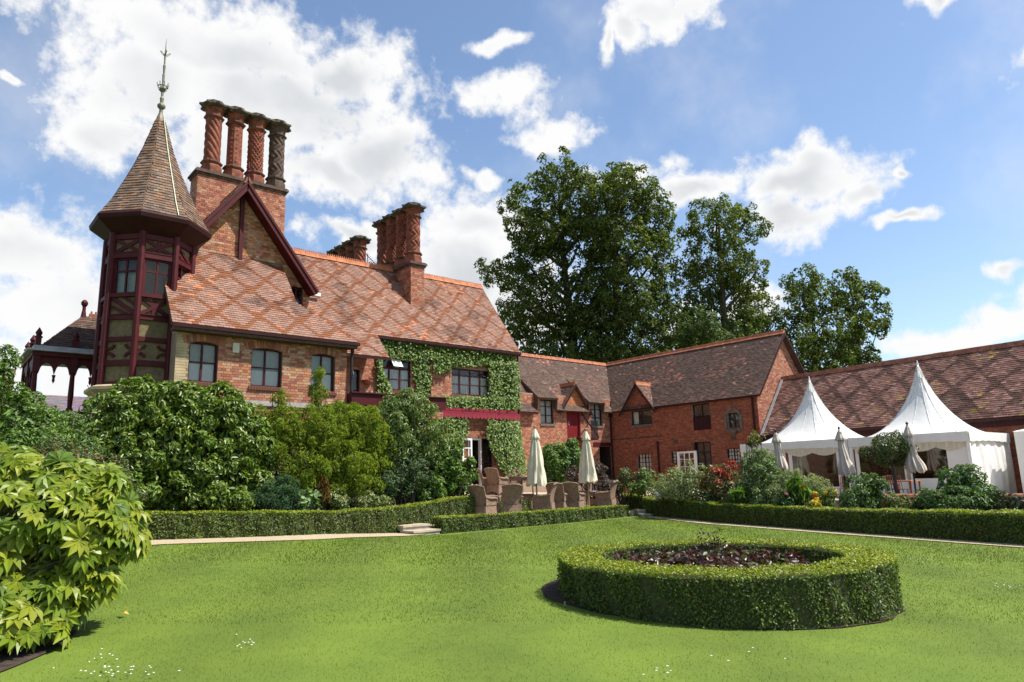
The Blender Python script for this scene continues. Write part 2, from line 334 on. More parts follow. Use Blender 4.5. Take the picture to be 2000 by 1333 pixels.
# ------------------------------------------------------------------ brickwork, tiling, windows
BR = [(.40,.165,.095),(.34,.125,.075),(.43,.20,.12),(.29,.10,.07),(.42,.24,.15),(.37,.145,.09)]
BR_PALE = BR+[(.50,.32,.20),(.46,.25,.13),(.44,.19,.09)]
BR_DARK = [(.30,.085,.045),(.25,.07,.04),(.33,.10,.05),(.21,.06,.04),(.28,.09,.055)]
class Fr:
    def __init__(s, O, U, N): s.O, s.U, s.N = np.array(O, float), np.array(U, float), np.array(N, float)
    def P(s, u, z, d=0.): return s.O+s.U*u+np.array([0, 0, 1.])*z+s.N*d
    def box(s, mb, u0, u1, z0, z1, d0, d1, tint=(1, 1, 1)):
        p = [s.P(u, z, d) for d in (d0, d1) for (u, z) in ((u0, z0), (u1, z0), (u1, z1), (u0, z1))]
        mb.add(p, [(3,2,1,0),(4,5,6,7),(0,1,5,4),(1,2,6,5),(2,3,7,6),(3,0,4,7)], tint)
def front(Y): return Fr((0, Y, 0), (1, 0, 0), (0, -1, 0))
def westf(X): return Fr((X, 0, 0), (0, 1, 0), (-1, 0, 0))
def eastf(X): return Fr((X, 0, 0), (0, 1, 0), (1, 0, 0))
def spans(poly, v):
    xs = []
    for i in range(len(poly)):
        (a, b), (c, d) = poly[i], poly[(i+1) % len(poly)]
        if (b <= v) != (d <= v): xs.append(a+(v-b)*(c-a)/(d-b))
    xs.sort(); return [(xs[i], xs[i+1]) for i in range(0, len(xs)-1, 2)]
def cut(iv, a, b):
    out = []
    for (x, y) in iv:
        if b <= x or a >= y: out.append((x, y)); continue
        if a > x: out.append((x, a))
        if b < y: out.append((b, y))
    return out
def bricks(mb, fr, poly, holes=(), pal=BR, course=.077, L=.235, d=.012, singles=None, zone=None):
    zs = [p[1] for p in poly]; z = min(zs); row = int(z/course)
    while z < max(zs)-.01:
        iv = spans(poly, z+course*.5)
        for (a, b, c, e) in holes:
            if c < z+course*.6 and e > z+course*.4: iv = cut(iv, a, b)
        for (a, b) in iv:
            hdr = row % 2; w = L*.5 if hdr else L; u = math.floor(a/w)*w-(.25*L if hdr else 0)
            while u < b:
                u0, u1 = max(a, u+.005), min(b, u+w-.005)
                if u1-u0 > .03:
                    dd = d+random.uniform(-.003, .004); t = random.choice(pal); k = random.uniform(.78, 1.2); t = tuple(x*k for x in t)
                    z0, z1 = z+.005, min(z+course-.005, max(zs))
                    if singles is not None and len(singles) < 300 and u1-u0 > w*.93 and zone and zone[0] < u0 and u1 < zone[1] and zone[2] < z0 and z1 < zone[3]: singles.append((fr, u0, z0, hdr))
                    else:
                        p = [fr.P(x, y, 0) for x, y in ((u0, z0), (u1, z0), (u1, z1), (u0, z1))]+[fr.P(x, y, dd) for x, y in ((u0, z0), (u1, z0), (u1, z1), (u0, z1))]
                        mb.add(p, [(4,5,6,7),(0,1,5,4),(1,2,6,5),(2,3,7,6),(3,0,4,7)], t)
                u += w
        z += course; row += 1
def wall_sheet(mb, fr, u0, u1, z0, z1, holes=()):
    us = sorted({u0, u1, *[h[0] for h in holes], *[h[1] for h in holes]}); zs = sorted({z0, z1, *[h[2] for h in holes], *[h[3] for h in holes]})
    for i in range(len(us)-1):
        for j in range(len(zs)-1):
            cu, cz = (us[i]+us[i+1])/2, (zs[j]+zs[j+1])/2
            if us[i] < u0-1e-6 or us[i+1] > u1+1e-6: continue
            if any(h[0] < cu < h[1] and h[2] < cz < h[3] for h in holes): continue
            mb.quad(fr.P(us[i], zs[j]), fr.P(us[i+1], zs[j]), fr.P(us[i+1], zs[j+1]), fr.P(us[i], zs[j+1]))
def window(fr, h, parent, off, cols=(.5,), rows=(.5,), fm='maroon', bw=.055, depth=.09, cover='curtain', sill='brick', cov_h=1., toprow=None, gl='glass', leadings=0):
    u0, u1, z0, z1 = h; mb = MB(); d = -depth
    B = lambda a, b, c, e, dd=.0: fr.box(mb, a, b, c, e, d-.05+dd, d+dd)
    B(u0, u1, z0, z0+bw); B(u0, u1, z1-bw, z1); B(u0, u0+bw, z0+bw, z1-bw); B(u1-bw, u1, z0+bw, z1-bw)
    for c in cols: u = u0+(u1-u0)*c; B(u-bw*.5, u+bw*.5, z0+bw, z1-bw, -.003)
    xs = [u0+bw]+[u0+(u1-u0)*c for c in cols]+[u1-bw]
    for r in rows:
        z = z0+(z1-z0)*r; g = bw*.3 if r != toprow else bw*.5; B(u0+bw, u1-bw, z-g, z+g, -.008)
    if leadings:
        for k in range(len(xs)-1):
            for q in range(1, leadings): u = xs[k]+(xs[k+1]-xs[k])*q/leadings; B(u-.007, u+.007, z0+bw, z1-bw, -.014)
    w = mb.build('window', M[fm], parent, off)
    zr = [z0+.01]+[z0+(z1-z0)*r for r in sorted(rows)]+[z1-.01]; xr = [u0+.01]+xs[1:-1]+[u1-.01]
    for ia in range(len(xr)-1):
        for ib in range(len(zr)-1): m2 = MB(); e_ = random.uniform(-.004, .004); m2.quad(fr.P(xr[ia], zr[ib], d-.03+e_), fr.P(xr[ia+1], zr[ib], d-.03-e_), fr.P(xr[ia+1], zr[ib+1], d-.03), fr.P(xr[ia], zr[ib+1], d-.03)); m2.build('pane', M[gl], w, off)
    m3 = MB(); D = -.75
    for a, b in (((u0, z0), (u1, z0)), ((u1, z0), (u1, z1)), ((u1, z1), (u0, z1)), ((u0, z1), (u0, z0))): m3.quad(fr.P(*a, 0), fr.P(*b, 0), fr.P(*b, D), fr.P(*a, D))
    m3.quad(fr.P(u0, z0, D), fr.P(u1, z0, D), fr.P(u1, z1, D), fr.P(u0, z1, D)); m3.build('reveal', M['room'], w, off)
    if cover == 'curtain':
        m4 = MB(); n = 26*len(xs); zt = z0+(z1-z0)*cov_h
        for i in range(n):
            ua, ub = u0+(u1-u0)*i/n, u0+(u1-u0)*(i+1)/n; f = lambda u: d-.068+.022*math.sin(u*55)+.012*math.sin(u*23+1)
            m4.quad(fr.P(ua, z0, f(ua)), fr.P(ub, z0, f(ub)), fr.P(ub, zt, f(ub)), fr.P(ua, zt, f(ua)))
        m4.build('curtain', M['curtain'], w, off, smooth=True)
    elif cover == 'blind':
        m4 = MB(); fr.box(m4, u0+.04, u1-.04, z0+.02, z0+(z1-z0)*cov_h, d-.14, d-.12); m4.build('blind', M['blind'], w, off)
        if cov_h > .9: m4 = MB(); fr.box(m4, u0+.05, u1-.05, z0+.03, z0+(z1-z0)*random.uniform(.40, .47), d-.085, d-.08); m4.build('half_curtain', M['curtain'], w, off)
    if sill == 'brick':
        m5 = MB(); n = int((u1-u0+.12)/.075)
        for i in range(n): a = u0-.06+(u1-u0+.12)*i/n; fr.box(m5, a+.004, a+(u1-u0+.12)/n-.004, z0-.11, z0-.012, -.08, .055+random.uniform(-.004, .004), (.15,.06,.04))
        m5.build('sill', M['brick'], w, off, tint=True, kind='stuff')
    elif sill: m5 = MB(); fr.box(m5, u0-.05, u1+.05, z0-.13, z0-.002, -.08, .06); m5.build('sill', M[sill], w, off)
    return w
def tiles(mb, O, U, V, Nn, poly, tintf, gauge=.1, width=.165, lift=.022, singles=None, zone=None):
    O, U, V, Nn = [np.array(a, float) for a in (O, U, V, Nn)]
    vs = [p[1] for p in poly]; v = min(vs); r = 0
    while v < max(vs)-.02:
        for (a, b) in spans(poly, min(v+gauge*.5, max(vs)-1e-3)):
            u = math.floor(a/width)*width-(width*.5 if r % 2 else 0)
            while u < b:
                u0, u1 = max(a, u+.003), min(b, u+width-.003)
                if u1-u0 > .02:
                    l = lift+random.uniform(-.004, .007); j = random.uniform(-.006, .006)
                    if singles is not None and len(singles) < 300 and u1-u0 > width*.9 and zone(u0, v): singles.append((O+U*u0+V*(v+j), U, V, Nn, diamond(u0+width/2, v, 1.22, 1.30, .085)))
                    else:
                        p = lambda x, y, h: O+U*x+V*y+Nn*h
                        mb.add([p(u0, v+j, l), p(u1, v+j, l+random.uniform(-.003, .003)), p(u1, v+gauge+.02, .006), p(u0, v+gauge+.02, .006), p(u0, v+j, .0), p(u1, v+j, .0)],
                               [(0,1,2,3),(4,5,1,0),(4,0,3),(5,2,1)], tintf(u0+width/2, v))
                u += width
        v += gauge; r += 1
def diamond(u, v, pu, pv, w):
    a = (u/pu+v/pv) % 1; b = (u/pu-v/pv) % 1
    return min(abs(a-.5), abs(b-.5)) < w
def nzf(x, y, s=0):
    import mathutils.noise as mn
    return mn.noise((x, y, s*7.3))
PINK = [(.275,.152,.108),(.26,.14,.098),(.255,.145,.106),(.30,.175,.13),(.235,.12,.085)]
def house_tint(seed, amt=.35):
    def f(u, v):
        n = nzf(u*.7, v*.7, seed); n2 = nzf(u*2.1, v*2.1, seed+3)
        if diamond(u, v, 1.22, 1.30, .085): c = random.choice([(.20,.072,.03),(.225,.082,.035),(.18,.064,.03)])
        else: c = random.choice(PINK)
        if n+.6*n2 > amt: k0 = random.uniform(.50, .80); c = tuple(x*k0 for x in c)
        elif n < -.30 and random.random() < .14: c = random.choice([(.50,.17,.075),(.46,.18,.09)])
        k = random.uniform(.90, 1.08); return tuple(x*k for x in c)
    return f
def stable_tint(seed):
    def f(u, v):
        n = nzf(u*.5, v*.5, seed); n2 = nzf(u*1.7, v*1.7, seed+5)
        c = random.choice([(.105,.062,.046),(.085,.052,.04),(.13,.07,.05),(.12,.08,.06)])
        if n > .25 and random.random() < .25: c = random.choice([(.22,.09,.065),(.20,.085,.06),(.27,.12,.085)])
        if n2 > .45: c = tuple(x*1.5 for x in c)
        if random.random() < .006: c = (.42,.2,.15)
        k = random.uniform(.75, 1.2); return tuple(x*k for x in c)
    return f
def barn_tint(seed):
    def f(u, v):
        n2 = nzf(u*1.3, v*1.3, seed+5)
        c = random.choice([(.235,.118,.088),(.26,.135,.105),(.20,.098,.072),(.225,.108,.08),(.185,.09,.068),(.30,.17,.135)])
        if diamond(u, v, 1.6, 1.75, .095): c = random.choice([(.115,.055,.04),(.13,.062,.045),(.095,.05,.038)])
        if n2 > .3 and random.random() < .13: c = random.choice([(.36,.22,.06),(.25,.19,.13),(.34,.19,.07)])
        if nzf(u*.6, v*.6, seed) > .3: c = tuple(x*.62 for x in c)
        k = random.uniform(.75, 1.2); return tuple(x*k for x in c)
    return f
def slope(fr_pts):
    """local frame (O,U,V,N) of a roof plane given eave start, eave end, a point up the slope"""
    A, B, T = [np.array(p, float) for p in fr_pts]; U = (B-A)/np.linalg.norm(B-A); w = T-A; V = w-U*(w @ U); V /= np.linalg.norm(V)
    Nn = np.cross(U, V); Nn = Nn if Nn[2] > 0 else -Nn; return A, U, V, Nn
def roof_plane(base_mb, tile_mb, A, B, T, world_poly, tintf, thick=.10, **kw):
    O, U, V, Nn = slope((A, B, T)); pl = [((np.array(p)-O) @ U, (np.array(p)-O) @ V) for p in world_poly]
    pts = [O+U*a+V*b-Nn*.012 for a, b in pl]; base_mb.prism(pts, -Nn*thick)
    tiles(tile_mb, O, U, V, Nn, pl, tintf, **kw); return O, U, V, Nn
def ridge_run(parent, off, m, p0, p1, r=.13, seg=.45, crest=0., hang=.16):
    """a line of ridge tiles, each one an object"""
    p0, p1 = np.array(p0, float), np.array(p1, float); L = np.linalg.norm(p1-p0); d = (p1-p0)/L; s = np.array([-d[1], d[0], 0]); s /= np.linalg.norm(s); n = max(1, int(L/seg)); z = np.array([0, 0, 1.])
    for i in range(n):
        mb = MB(); h = random.uniform(-.006, .006); a, b = p0+d*L*i/n+z*h, p0+d*(L*(i+1)/n-.010)+z*h; w = [s*r*1.1-z*hang, s*r*.62-z*hang*.42, s*.05+z*.05, -s*.05+z*.05, -s*r*.62-z*hang*.42, -s*r*1.1-z*hang]
        mb.prism([a+q for q in w], b-a)
        if crest:
            k_ = int(seg/.09)
            for k in range(k_): q = a+(b-a)*(k+.3)/k_+z*.048; mb.prism([q, q+d*.05, q+d*.05+z*crest*.7, q+d*.025+z*crest, q+z*crest*.7], s*.03)
        mb.build('ridge_tile', M[m], parent, off)
# ------------------------------------------------------------------ the house
def hole(x0, y0, x1, y1, Y):
    xm, ym = (x0+x1)/2, (y0+y1)/2
    return (pY(x0, ym, Y)[0], pY(x1, ym, Y)[0], pY(xm, y1, Y)[2], pY(xm, y0, Y)[2])
def holeX(x0, y0, x1, y1, X):
    xm, ym = (x0+x1)/2, (y0+y1)/2; a, b = pX(x0, ym, X)[1], pX(x1, ym, X)[1]
    return (min(a, b), max(a, b), pX(xm, y1, X)[2], pX(xm, y0, X)[2])
def arch_head(mb, fr, h, rise, d0=-.09, pal=BR):
    u0, u1, z0, z1 = h; n = 7; uc = (u0+u1)/2; hw = (u1-u0)/2
    zc = lambda u: z1-rise*((u-uc)/hw)**2
    for s in (-1, 1):
        us = [uc+s*hw*i/n for i in range(n+1)]; pts = [fr.P(u, zc(u), d0) for u in us]+[fr.P(us[-1], z1+.002, d0), fr.P(us[0], z1+.002, d0)]
        mb.prism(pts, fr.N*(-d0+.004), tuple(c*.9 for c in pal[0]))
    k = int((u1-u0+.3)/.08)
    for i in range(k):
        a = u0-.15+(u1-u0+.3)*i/k; b = a+(u1-u0+.3)/k-.009; m = min(max((a+b)/2, u0), u1); zb = zc(m)+.01+(0 if abs((a+b)/2-uc) < hw else -.03)
        if zb < z1-rise*1.2: zb = z1-rise*1.2
        lean = (a-uc)*.10; kk = random.uniform(.7, 1.05); t = tuple(c*kk for c in random.choice(pal))
        mb.prism([fr.P(a, zb, .013), fr.P(b, zb, .013), fr.P(b+lean, zb+.22, .013), fr.P(a+lean, zb+.22, .013)], fr.N*.012, t)
def chimney(parent, off, x, y, z, kind, R=.25, H=2.65, m='terra'):
    mb = MB(); n = 48
    mb.lathe((x, y, z), [(R*1.32, 0), (R*1.32, .30), (R*1.15, .38)], 8, math.pi/8)
    mb.lathe((x, y, z), [(R*1.18, .38), (R*1.36, .42), (R*1.36, .47), (R*1.05, .52)], 8, math.pi/8)
    zt = H-.62
    def shaft(th, zz, r):
        q = (zz-.5)/(zt-.5)
        if kind == 0: p = abs(math.cos(4*th+q*17)); return r*(.90+.15*p)
        if kind == 1: o = math.cos(math.pi/8)/math.cos(((th+math.pi/8) % (math.pi/4))-math.pi/8); b = max(0, math.cos(8*th))*max(0, math.cos(q*60)); return r*(.96*o/1.0+.10*b*b)
        if kind == 2: return r*(.90+.20*abs(math.sin(6*th+q*26))*abs(math.sin(6*th-q*26)))
        tri = abs(((q*3.2) % 1)*2-1); return r*(.90+.17*abs(math.cos(4*th+tri*3.2)))
    mb.lathe((x, y, z), [(R, .5+(zt-.5)*i/60) for i in range(61)], n, fn=shaft)
    mb.lathe((x, y, z), [(R*1.05, zt-.03), (R*1.28, zt+.02), (R*1.28, zt+.07), (R*1.05, zt+.11)], 8, math.pi/8)
    mb.lathe((x, y, z), [(R*1.06, zt+.1), (R*1.1, zt+.26), (R*1.45, zt+.42)], 8, math.pi/8)
    star = lambda th, zz, r: r*(1+.22*max(0, math.cos(8*th))**4)
    o = mb.build('chimney_pot', M[m], parent, off); mc = MB(); mc.lathe((x, y, z), [(R*1.30, zt+.36), (R*1.66, zt+.45), (R*1.62, zt+.52), (R*1.35, zt+.53)], 32, math.pi/16, fn=star); mc.build('chimney_crown', M['capstone'], parent, off)
    for pr in ([(R*1.2, .41), (R*1.4, .43), (R*1.4, .47), (R*1.1, .5)], [(R*1.1, zt+.0), (R*1.31, zt+.03), (R*1.31, zt+.06), (R*1.1, zt+.09)]): mc = MB(); mc.lathe((x, y, z), pr, 8, math.pi/8); mc.build('chimney_band', M['capstone'], parent, off)
    mc = MB()
    mc.lathe((x, y, z), [(R*1.35, zt+.53), (R*1.32, zt+.62), (R*.8, zt+.625), (R*.7, zt+.4)], 8, math.pi/8); mc.build('chimney_cap', M['capstone'], parent, off)
    return o
def stack(house, off, x0, x1, y0, y1, z0, z1, pots, m='sooty', faces='sw', pal=BR):
    core = MB(); core.box((x0, y0, z0), (x1, y1, z1)); st = core.build('chimney_stack', M['mortar'], house, off); b = MB()
    bricks(b, front(y0), [(x0, z0), (x1, z0), (x1, z1), (x0, z1)], (), pal)
    bricks(b, westf(x0), [(y0, z0), (y1, z0), (y1, z1), (y0, z1)], (), pal)
    bricks(b, eastf(x1), [(y0, z0), (y1, z0), (y1, z1), (y0, z1)], (), pal)
    b.build('brickwork', M['brick'], st, off, tint=True, kind='stuff'); c = MB()
    c.box((x0-.05, y0-.05, z1-.16), (x1+.05, y1+.05, z1-.08)); c.box((x0-.10, y0-.10, z1-.078), (x1+.10, y1+.10, z1)); c.box((x0-.06, y0-.06, z1+.002), (x1+.06, y1+.06, z1+.05))
    c.build('cornice', M['sooty'], st, off)
    for i, (px_, py_, k, mm, H, R) in enumerate(pots): chimney(st, off, px_, py_, z1+.04, k, R, H, mm)
    return st
HO = (7.5, 22, .3)
house = thing('brick_house', HO, 'red brick country house with patterned tile roof, twisted chimneys and timbered corner turret', 'house')
hw, hb, hr, ht, hm = MB(), MB(), MB(), MB(), MB()          # wall, brickwork, roof deck, roof tiles, maroon trim
single_b, single_t = [], []
def fascia(a, b): m = MB(); m.box(a, b); m.build('fascia', M['maroond'], house, HO)
def verge(p, v): m = MB(); m.prism(p, v); m.build('verge_board', M['maroond'], house, HO)
WY = 20.05; fw = front(WY); X0, X1 = 5.07, 10.08
wins = [hole(368, 668, 425.5, 747, WY), hole(490, 681, 551, 756, WY), hole(607.5, 692, 654, 765, WY)]
wall_sheet(hw, fw, X0, X1, .3, 5.95, wins)
bricks(hb, fw, [(X0+.30, 2.9), (X1, 2.9), (X1, 5.88), (X0+.30, 5.88)], wins, BR_PALE, singles=single_b, zone=(5.5, 10.0, 3.7, 5.05))
quoins = []
for i in range(40):
    z = 2.9+i*.077
    if z > 5.85: break
    quoins.append((X0, X0+(.29 if i % 2 else .335), z+.004, z+.073, 0, .012+random.uniform(0, .004)))
for h in wins: arch_head(hb, fw, h, .07)
for h in wins: window(fw, h, house, HO, (.48,), (.5,), cover='blind', cov_h=.96, bw=.05, depth=.10)
zb = pY(420, 778, WY)[2]; bandm = MB(); fw.box(bandm, X0+.3, X1+.05, zb-.16, zb-.01, 0, .06)
# end wall and return wall of the wing
hw.prism([(X0, WY+.002, .3), (X0, 21.6, .3), (X0, 21.6, 7.2), (X0, WY+.6, 6.4), (X0, WY+.002, 5.9)], (.12, 0, 0))
fe = eastf(X1); wall_sheet(hw, fe, WY, 23.8, .3, 5.95); bricks(hb, fe, [(WY, 2.9), (23.8, 2.9), (23.8, 5.85), (WY, 5.85)], (), BR_PALE)
# lean-to roof of the wing
A, B, T = np.array([4.85, 19.7, 5.9]), np.array([10.30, 19.7, 5.9]), np.array([4.85, 22.1, 5.9+2.4*math.tan(math.radians(50))])
def on_plane(x, y, O, Nn): d = ray(x, y); return EYE+d*(((O-EYE) @ Nn)/(d @ Nn))
O_, U_, V_, N_ = slope((A, B, T)); Kp = on_plane(579, 592, O_, N_); Tp = np.array([Kp[0], 22.1, T[2]])
roof_plane(hr, ht, A, B, T, [A, B, Kp, Tp, T], house_tint(1, .30), singles=single_t, zone=lambda u, v: u > .6 and v < .95)
Bh = np.array([B[0], 23.0, 5.9])
roof_plane(hr, ht, Bh, B, Kp, [Bh, B, Kp, (Kp[0], 23.0, Kp[2])], house_tint(2))
hr.box((4.9, 19.72, 5.72), (10.28, 20.04, 5.80))                 # soffit
fascia((4.86, 19.66, 5.80), (10.34, 19.70, 5.89)); fascia((10.30, 19.71, 5.80), (10.34, 22.5, 5.89))
# gable over the wing
GY = 22.1; fg = front(GY); gx = 7.29; gtop = 11.25; sl = math.tan(math.radians(52.8)); gr = 9.66
gw = hole(569, 538, 592, 588, GY); gw = (gw[0], gw[1], min(gw[2], 7.35), 8.1)
wall_sheet(hw, fg, 4.92, gr, 5.4, 8.1, [gw])
hw.prism([(4.92, GY, 8.1), (gr, GY, 8.1), (gx, GY, gtop-.14)], (0, .1, 0))
bricks(hb, fg, [(4.92, 6.7), (gr, 6.7), (gr, gtop-.14-(gr-gx)*sl), (gx, gtop-.16), (4.92, gtop-.14-(gx-4.92)*sl)], [gw], BR_PALE+[(.48,.24,.11)])
window(fg, gw, house, HO, (.5,), (.5,), cover=None, sill=None)
hw.prism([(gr, GY+.002, 5.4), (gr, 26, 5.4), (gr, 26, 8.0), (gr, GY+.002, 8.0)], (-.1, 0, 0)); bricks(hb, eastf(gr), [(GY, 6.5), (24.5, 6.5), (24.5, 7.95), (GY, 7.95)])
for s in (-1, 1):
    ex = gx+s*2.48; ez = gtop-2.48*sl
    A1, B1, T1 = (ex, 21.65, ez), (ex, 27.5, ez), (gx, 21.65, gtop)
    roof_plane(hr, ht, A1, B1, T1, [A1, B1, (gx, 27.5, gtop), T1], house_tint(3+s, .3), thick=.09)
    bb = MB(); d = np.array([gx-ex, 0, gtop-ez]); d /= np.linalg.norm(d); q = np.array([-d[2]*s*-1, 0, abs(d[0])])*0
    up = np.array([s*abs(d[2]), 0, abs(d[0])])
    p0, p1 = np.array([ex, 21.6, ez])-d*.08-up*.02, np.array([gx, 21.6, gtop])-up*.02
    bb.prism([p0, p1, p1-np.array([0, 0, .34]), p0-up*.20], (0, .05, 0)); bb.prism([p0-np.array([0, .03, 0]), p1-np.array([0, .03, 0]), p1-np.array([0, .03, .12]), p0-up*.07-np.array([0, .03, 0])], (0, .028, 0))
    bb.prism([p0-up*.20+np.array([0, .052, 0]), p1-np.array([0, -.052, .34]), p1-np.array([0, -.052, .28]), p0-up*.14+np.array([0, .052, 0])], (0, .42, 0))
    bb.build('bargeboard', M['maroon'], house, HO)
kp = MB(); kp.box((gx-.06, 21.98, 8.3), (gx+.06, 22.085, gtop-.3)); kp.build('king_post', M['maroon'], house, HO)
kp = MB(); kp.lathe((gx, 21.62, gtop-.12), [(.03, 0), (.03, .32), (.07, .38), (.03, .44), (.05, .52), (.01, .74)], 8); kp.build('gable_finial', M['maroon'], house, HO)
# gable eave bracket
kp = MB(); kp.box((gr-.02, 21.7, 7.86), (gr+.14, 22.08, 8.0)); kp.build('bracket', M['maroond'], house, HO)
# main range
MY = 23.8; fm_ = front(MY)
wA, wB = hole(743, 702, 801.6, 763, MY), hole(882.5, 722, 954.6, 773, MY)
dr = hole(683, 722, 702, 772, MY); dr = (max(dr[0], 11.0), dr[1], 4.2, dr[3])
gd = hole(914, 857, 940, 950, MY); gd = (gd[0], gd[1], 1.0, gd[3]); sd = (gd[1]+.10, gd[1]+.62, 1.0, gd[3])
wall_sheet(hw, fm_, X1, 20.0, .3, 7.2, [wA, wB, dr, gd, sd])
bricks(hb, fm_, [(X1, 1.0), (20.0, 1.0), (20.0, 7.0), (X1, 7.0)], [wA, wB, dr, gd, sd])
window(fm_, wA, house, HO, (.30, .66), (.36, .70), bw=.06, cov_h=.70, toprow=.70, depth=.035)
window(fm_, wB, house, HO, (.22, .5, .77), (.40, .74), bw=.055, cov_h=.74, toprow=.74, depth=.035)
ow = MB(); hx0, hx1 = wA[0]+(wA[1]-wA[0])*.33, wA[0]+(wA[1]-wA[0])*.64; hz = wA[3]-.02
ow.prism([(hx0, MY-.03, hz), (hx1, MY-.03, hz), (hx1, MY-.26, hz-.30), (hx0, MY-.26, hz-.30)], (0, .025, .02)); ow.build('open_light', M['white'], house, HO)  # white stands in for sky reflected in the open pane
window(fm_, dr, house, HO, (), (.5,), fm='maroond', cover=None, sill=None)
ul = MB(); c = pY(716, 745, MY); ul.lathe((c[0], MY-.02, c[2]), [(.03, -.16), (.13, -.12), (.21, -.03), (.23, .03), (.19, .03)], 20); ul.build('wall_light', M['pot'], house, HO)
fdoor = MB()
for a, b, z0_, z1_ in ((gd[0], gd[0]+.06, gd[2], gd[3]), (gd[1]-.06, gd[1], gd[2], gd[3]), (gd[0]+.06, gd[1]-.06, gd[3]-.06, gd[3])): fm_.box(fdoor, a, b, z0_, z1_, -.12, .03)
do = fdoor.build('door', M['white'], house, HO)
lf = MB(); lx0, lx1 = gd[0]-.52, gd[0]-.02; ld0, ld1 = .30, .34
for a, b, z0_, z1_ in ((lx0, lx0+.08, gd[2], gd[3]-.02), (lx1-.08, lx1, gd[2], gd[3]-.02), (lx0, lx1, gd[3]-.10, gd[3]-.02), (lx0, lx1, gd[2], gd[2]+.3), (lx0, lx1, 2.0, 2.04), (lx0, lx1, 2.42, 2.46), (lx0, lx1, 2.85, 2.89)):
    fm_.box(lf, a+.001*z0_, b-.001*z1_, z0_, z1_, ld0, ld1+.0007*z0_)
lfo = lf.build('door_leaf', M['white'], do, HO); pn = MB(); pn.quad(fm_.P(lx0, gd[2], .32), fm_.P(lx1, gd[2], .32), fm_.P(lx1, gd[3]-.05, .32), fm_.P(lx0, gd[3]-.05, .32)); pn.build('pane', M['glass'], do, HO)
rv = MB(); Dd = -1.2
for a, b in (((gd[0], gd[2]), (gd[1], gd[2])), ((gd[1], gd[2]), (gd[1], gd[3])), ((gd[1], gd[3]), (gd[0], gd[3])), ((gd[0], gd[3]), (gd[0], gd[2]))): rv.quad(fm_.P(*a, 0), fm_.P(*b, 0), fm_.P(*b, Dd), fm_.P(*a, Dd))
rv.quad(fm_.P(gd[0], gd[2], Dd), fm_.P(gd[1], gd[2], Dd), fm_.P(gd[1], gd[3], Dd), fm_.P(gd[0], gd[3], Dd)); rv.build('reveal', M['dark'], do, HO)  # near-black lining paints in the gloom beyond the open door
sd2 = (sd[0], sd[1], 1.75, sd[3]); window(fm_, sd2, house, HO, (), (.33, .66), fm='maroond', cover=None, sill=None)
sp = MB(); fm_.box(sp, sd[0], sd[1], 1.0, 1.75, -.05, -.02); fm_.box(sp, sd[0]-.1, sd[0], 1.0, sd[3], -.1, .02); sp.build('door_panel', M['maroon'], house, HO)
# main roof
R0, RZ, RY = np.array([6.0, 23.5, 7.11]), 10.75, 26.26
A, B, T = R0, np.array([20.25, 23.5, 7.11]), np.array([6.0, RY, RZ])
roof_plane(hr, ht, A, B, T, [A, B, (20.25, RY, RZ), T], house_tint(6, .42))
A, B, T = (9.8, 22.56, 6.10), (13.05, 22.56, 6.10), (9.8, 23.5, 7.13); roof_plane(hr, ht, A, B, T, [A, B, (13.05, 23.5, 7.13), T], house_tint(7, .4))
hr.prism([(6, RY, RZ-.05), (20.25, RY, RZ-.05), (20.25, 29.1, 7.0), (6, 29.1, 7.0)], (0, 0, -.1))
hr.box((13.1, 23.52, 6.98), (20.2, 23.79, 7.04)); fascia((13.05, 23.46, 7.0), (20.28, 23.50, 7.09)); fascia((10.3, 22.52, 5.99), (13.08, 22.56, 6.08))
verge([(20.27, 23.48, 7.0), (20.27, RY, RZ-.02), (20.27, RY, RZ-.2), (20.27, 23.6, 6.98)], (.04, 0, 0)); verge([(13.07, 22.54, 6.0), (13.07, 23.46, 7.02), (13.07, 23.46, 6.9), (13.07, 22.7, 6.0)], (.03, 0, 0))
hw.prism([(19.9, MY+.01, .3), (19.9, 28.5, .3), (19.9, 28.5, 7.2), (19.9, RY, 10.5), (19.9, MY+.01, 7.2)], (.12, 0, 0))
hw.box((5.2, 28.4, .3), (19.9, 28.5, 7.2)); hw.box((5.07, 21.6, .3), (5.2, 28.4, 7.6))
wall_o = hw.build('wall', M['mortar'], house, HO); hb.build('brickwork', M['brick'], wall_o, HO, tint=True, kind='stuff')
[(fw.box(q_ := MB(), *a_), q_.build('quoin', M['stone'], wall_o, HO)) for a_ in quoins]; bandm.build('string_course', M['greystone'], wall_o, HO)
roof_o = hr.build('roof', M['underlay'], house, HO); ht.build('roof_tiling', M['tile'], roof_o, HO, tint=True, kind='stuff')
ridge_run(roof_o, HO, 'ridge', (9.0, RY, RZ+.05), (15.3, RY, RZ+.05), .14, crest=.11); ridge_run(roof_o, HO, 'ridge', (16.1, RY, RZ+.05), (20.27, RY, RZ+.05), .14, crest=.08); ridge_run(roof_o, HO, 'ridge_dark', (gx, 21.6, gtop+.03), (gx, 24.2, gtop+.03), .12)
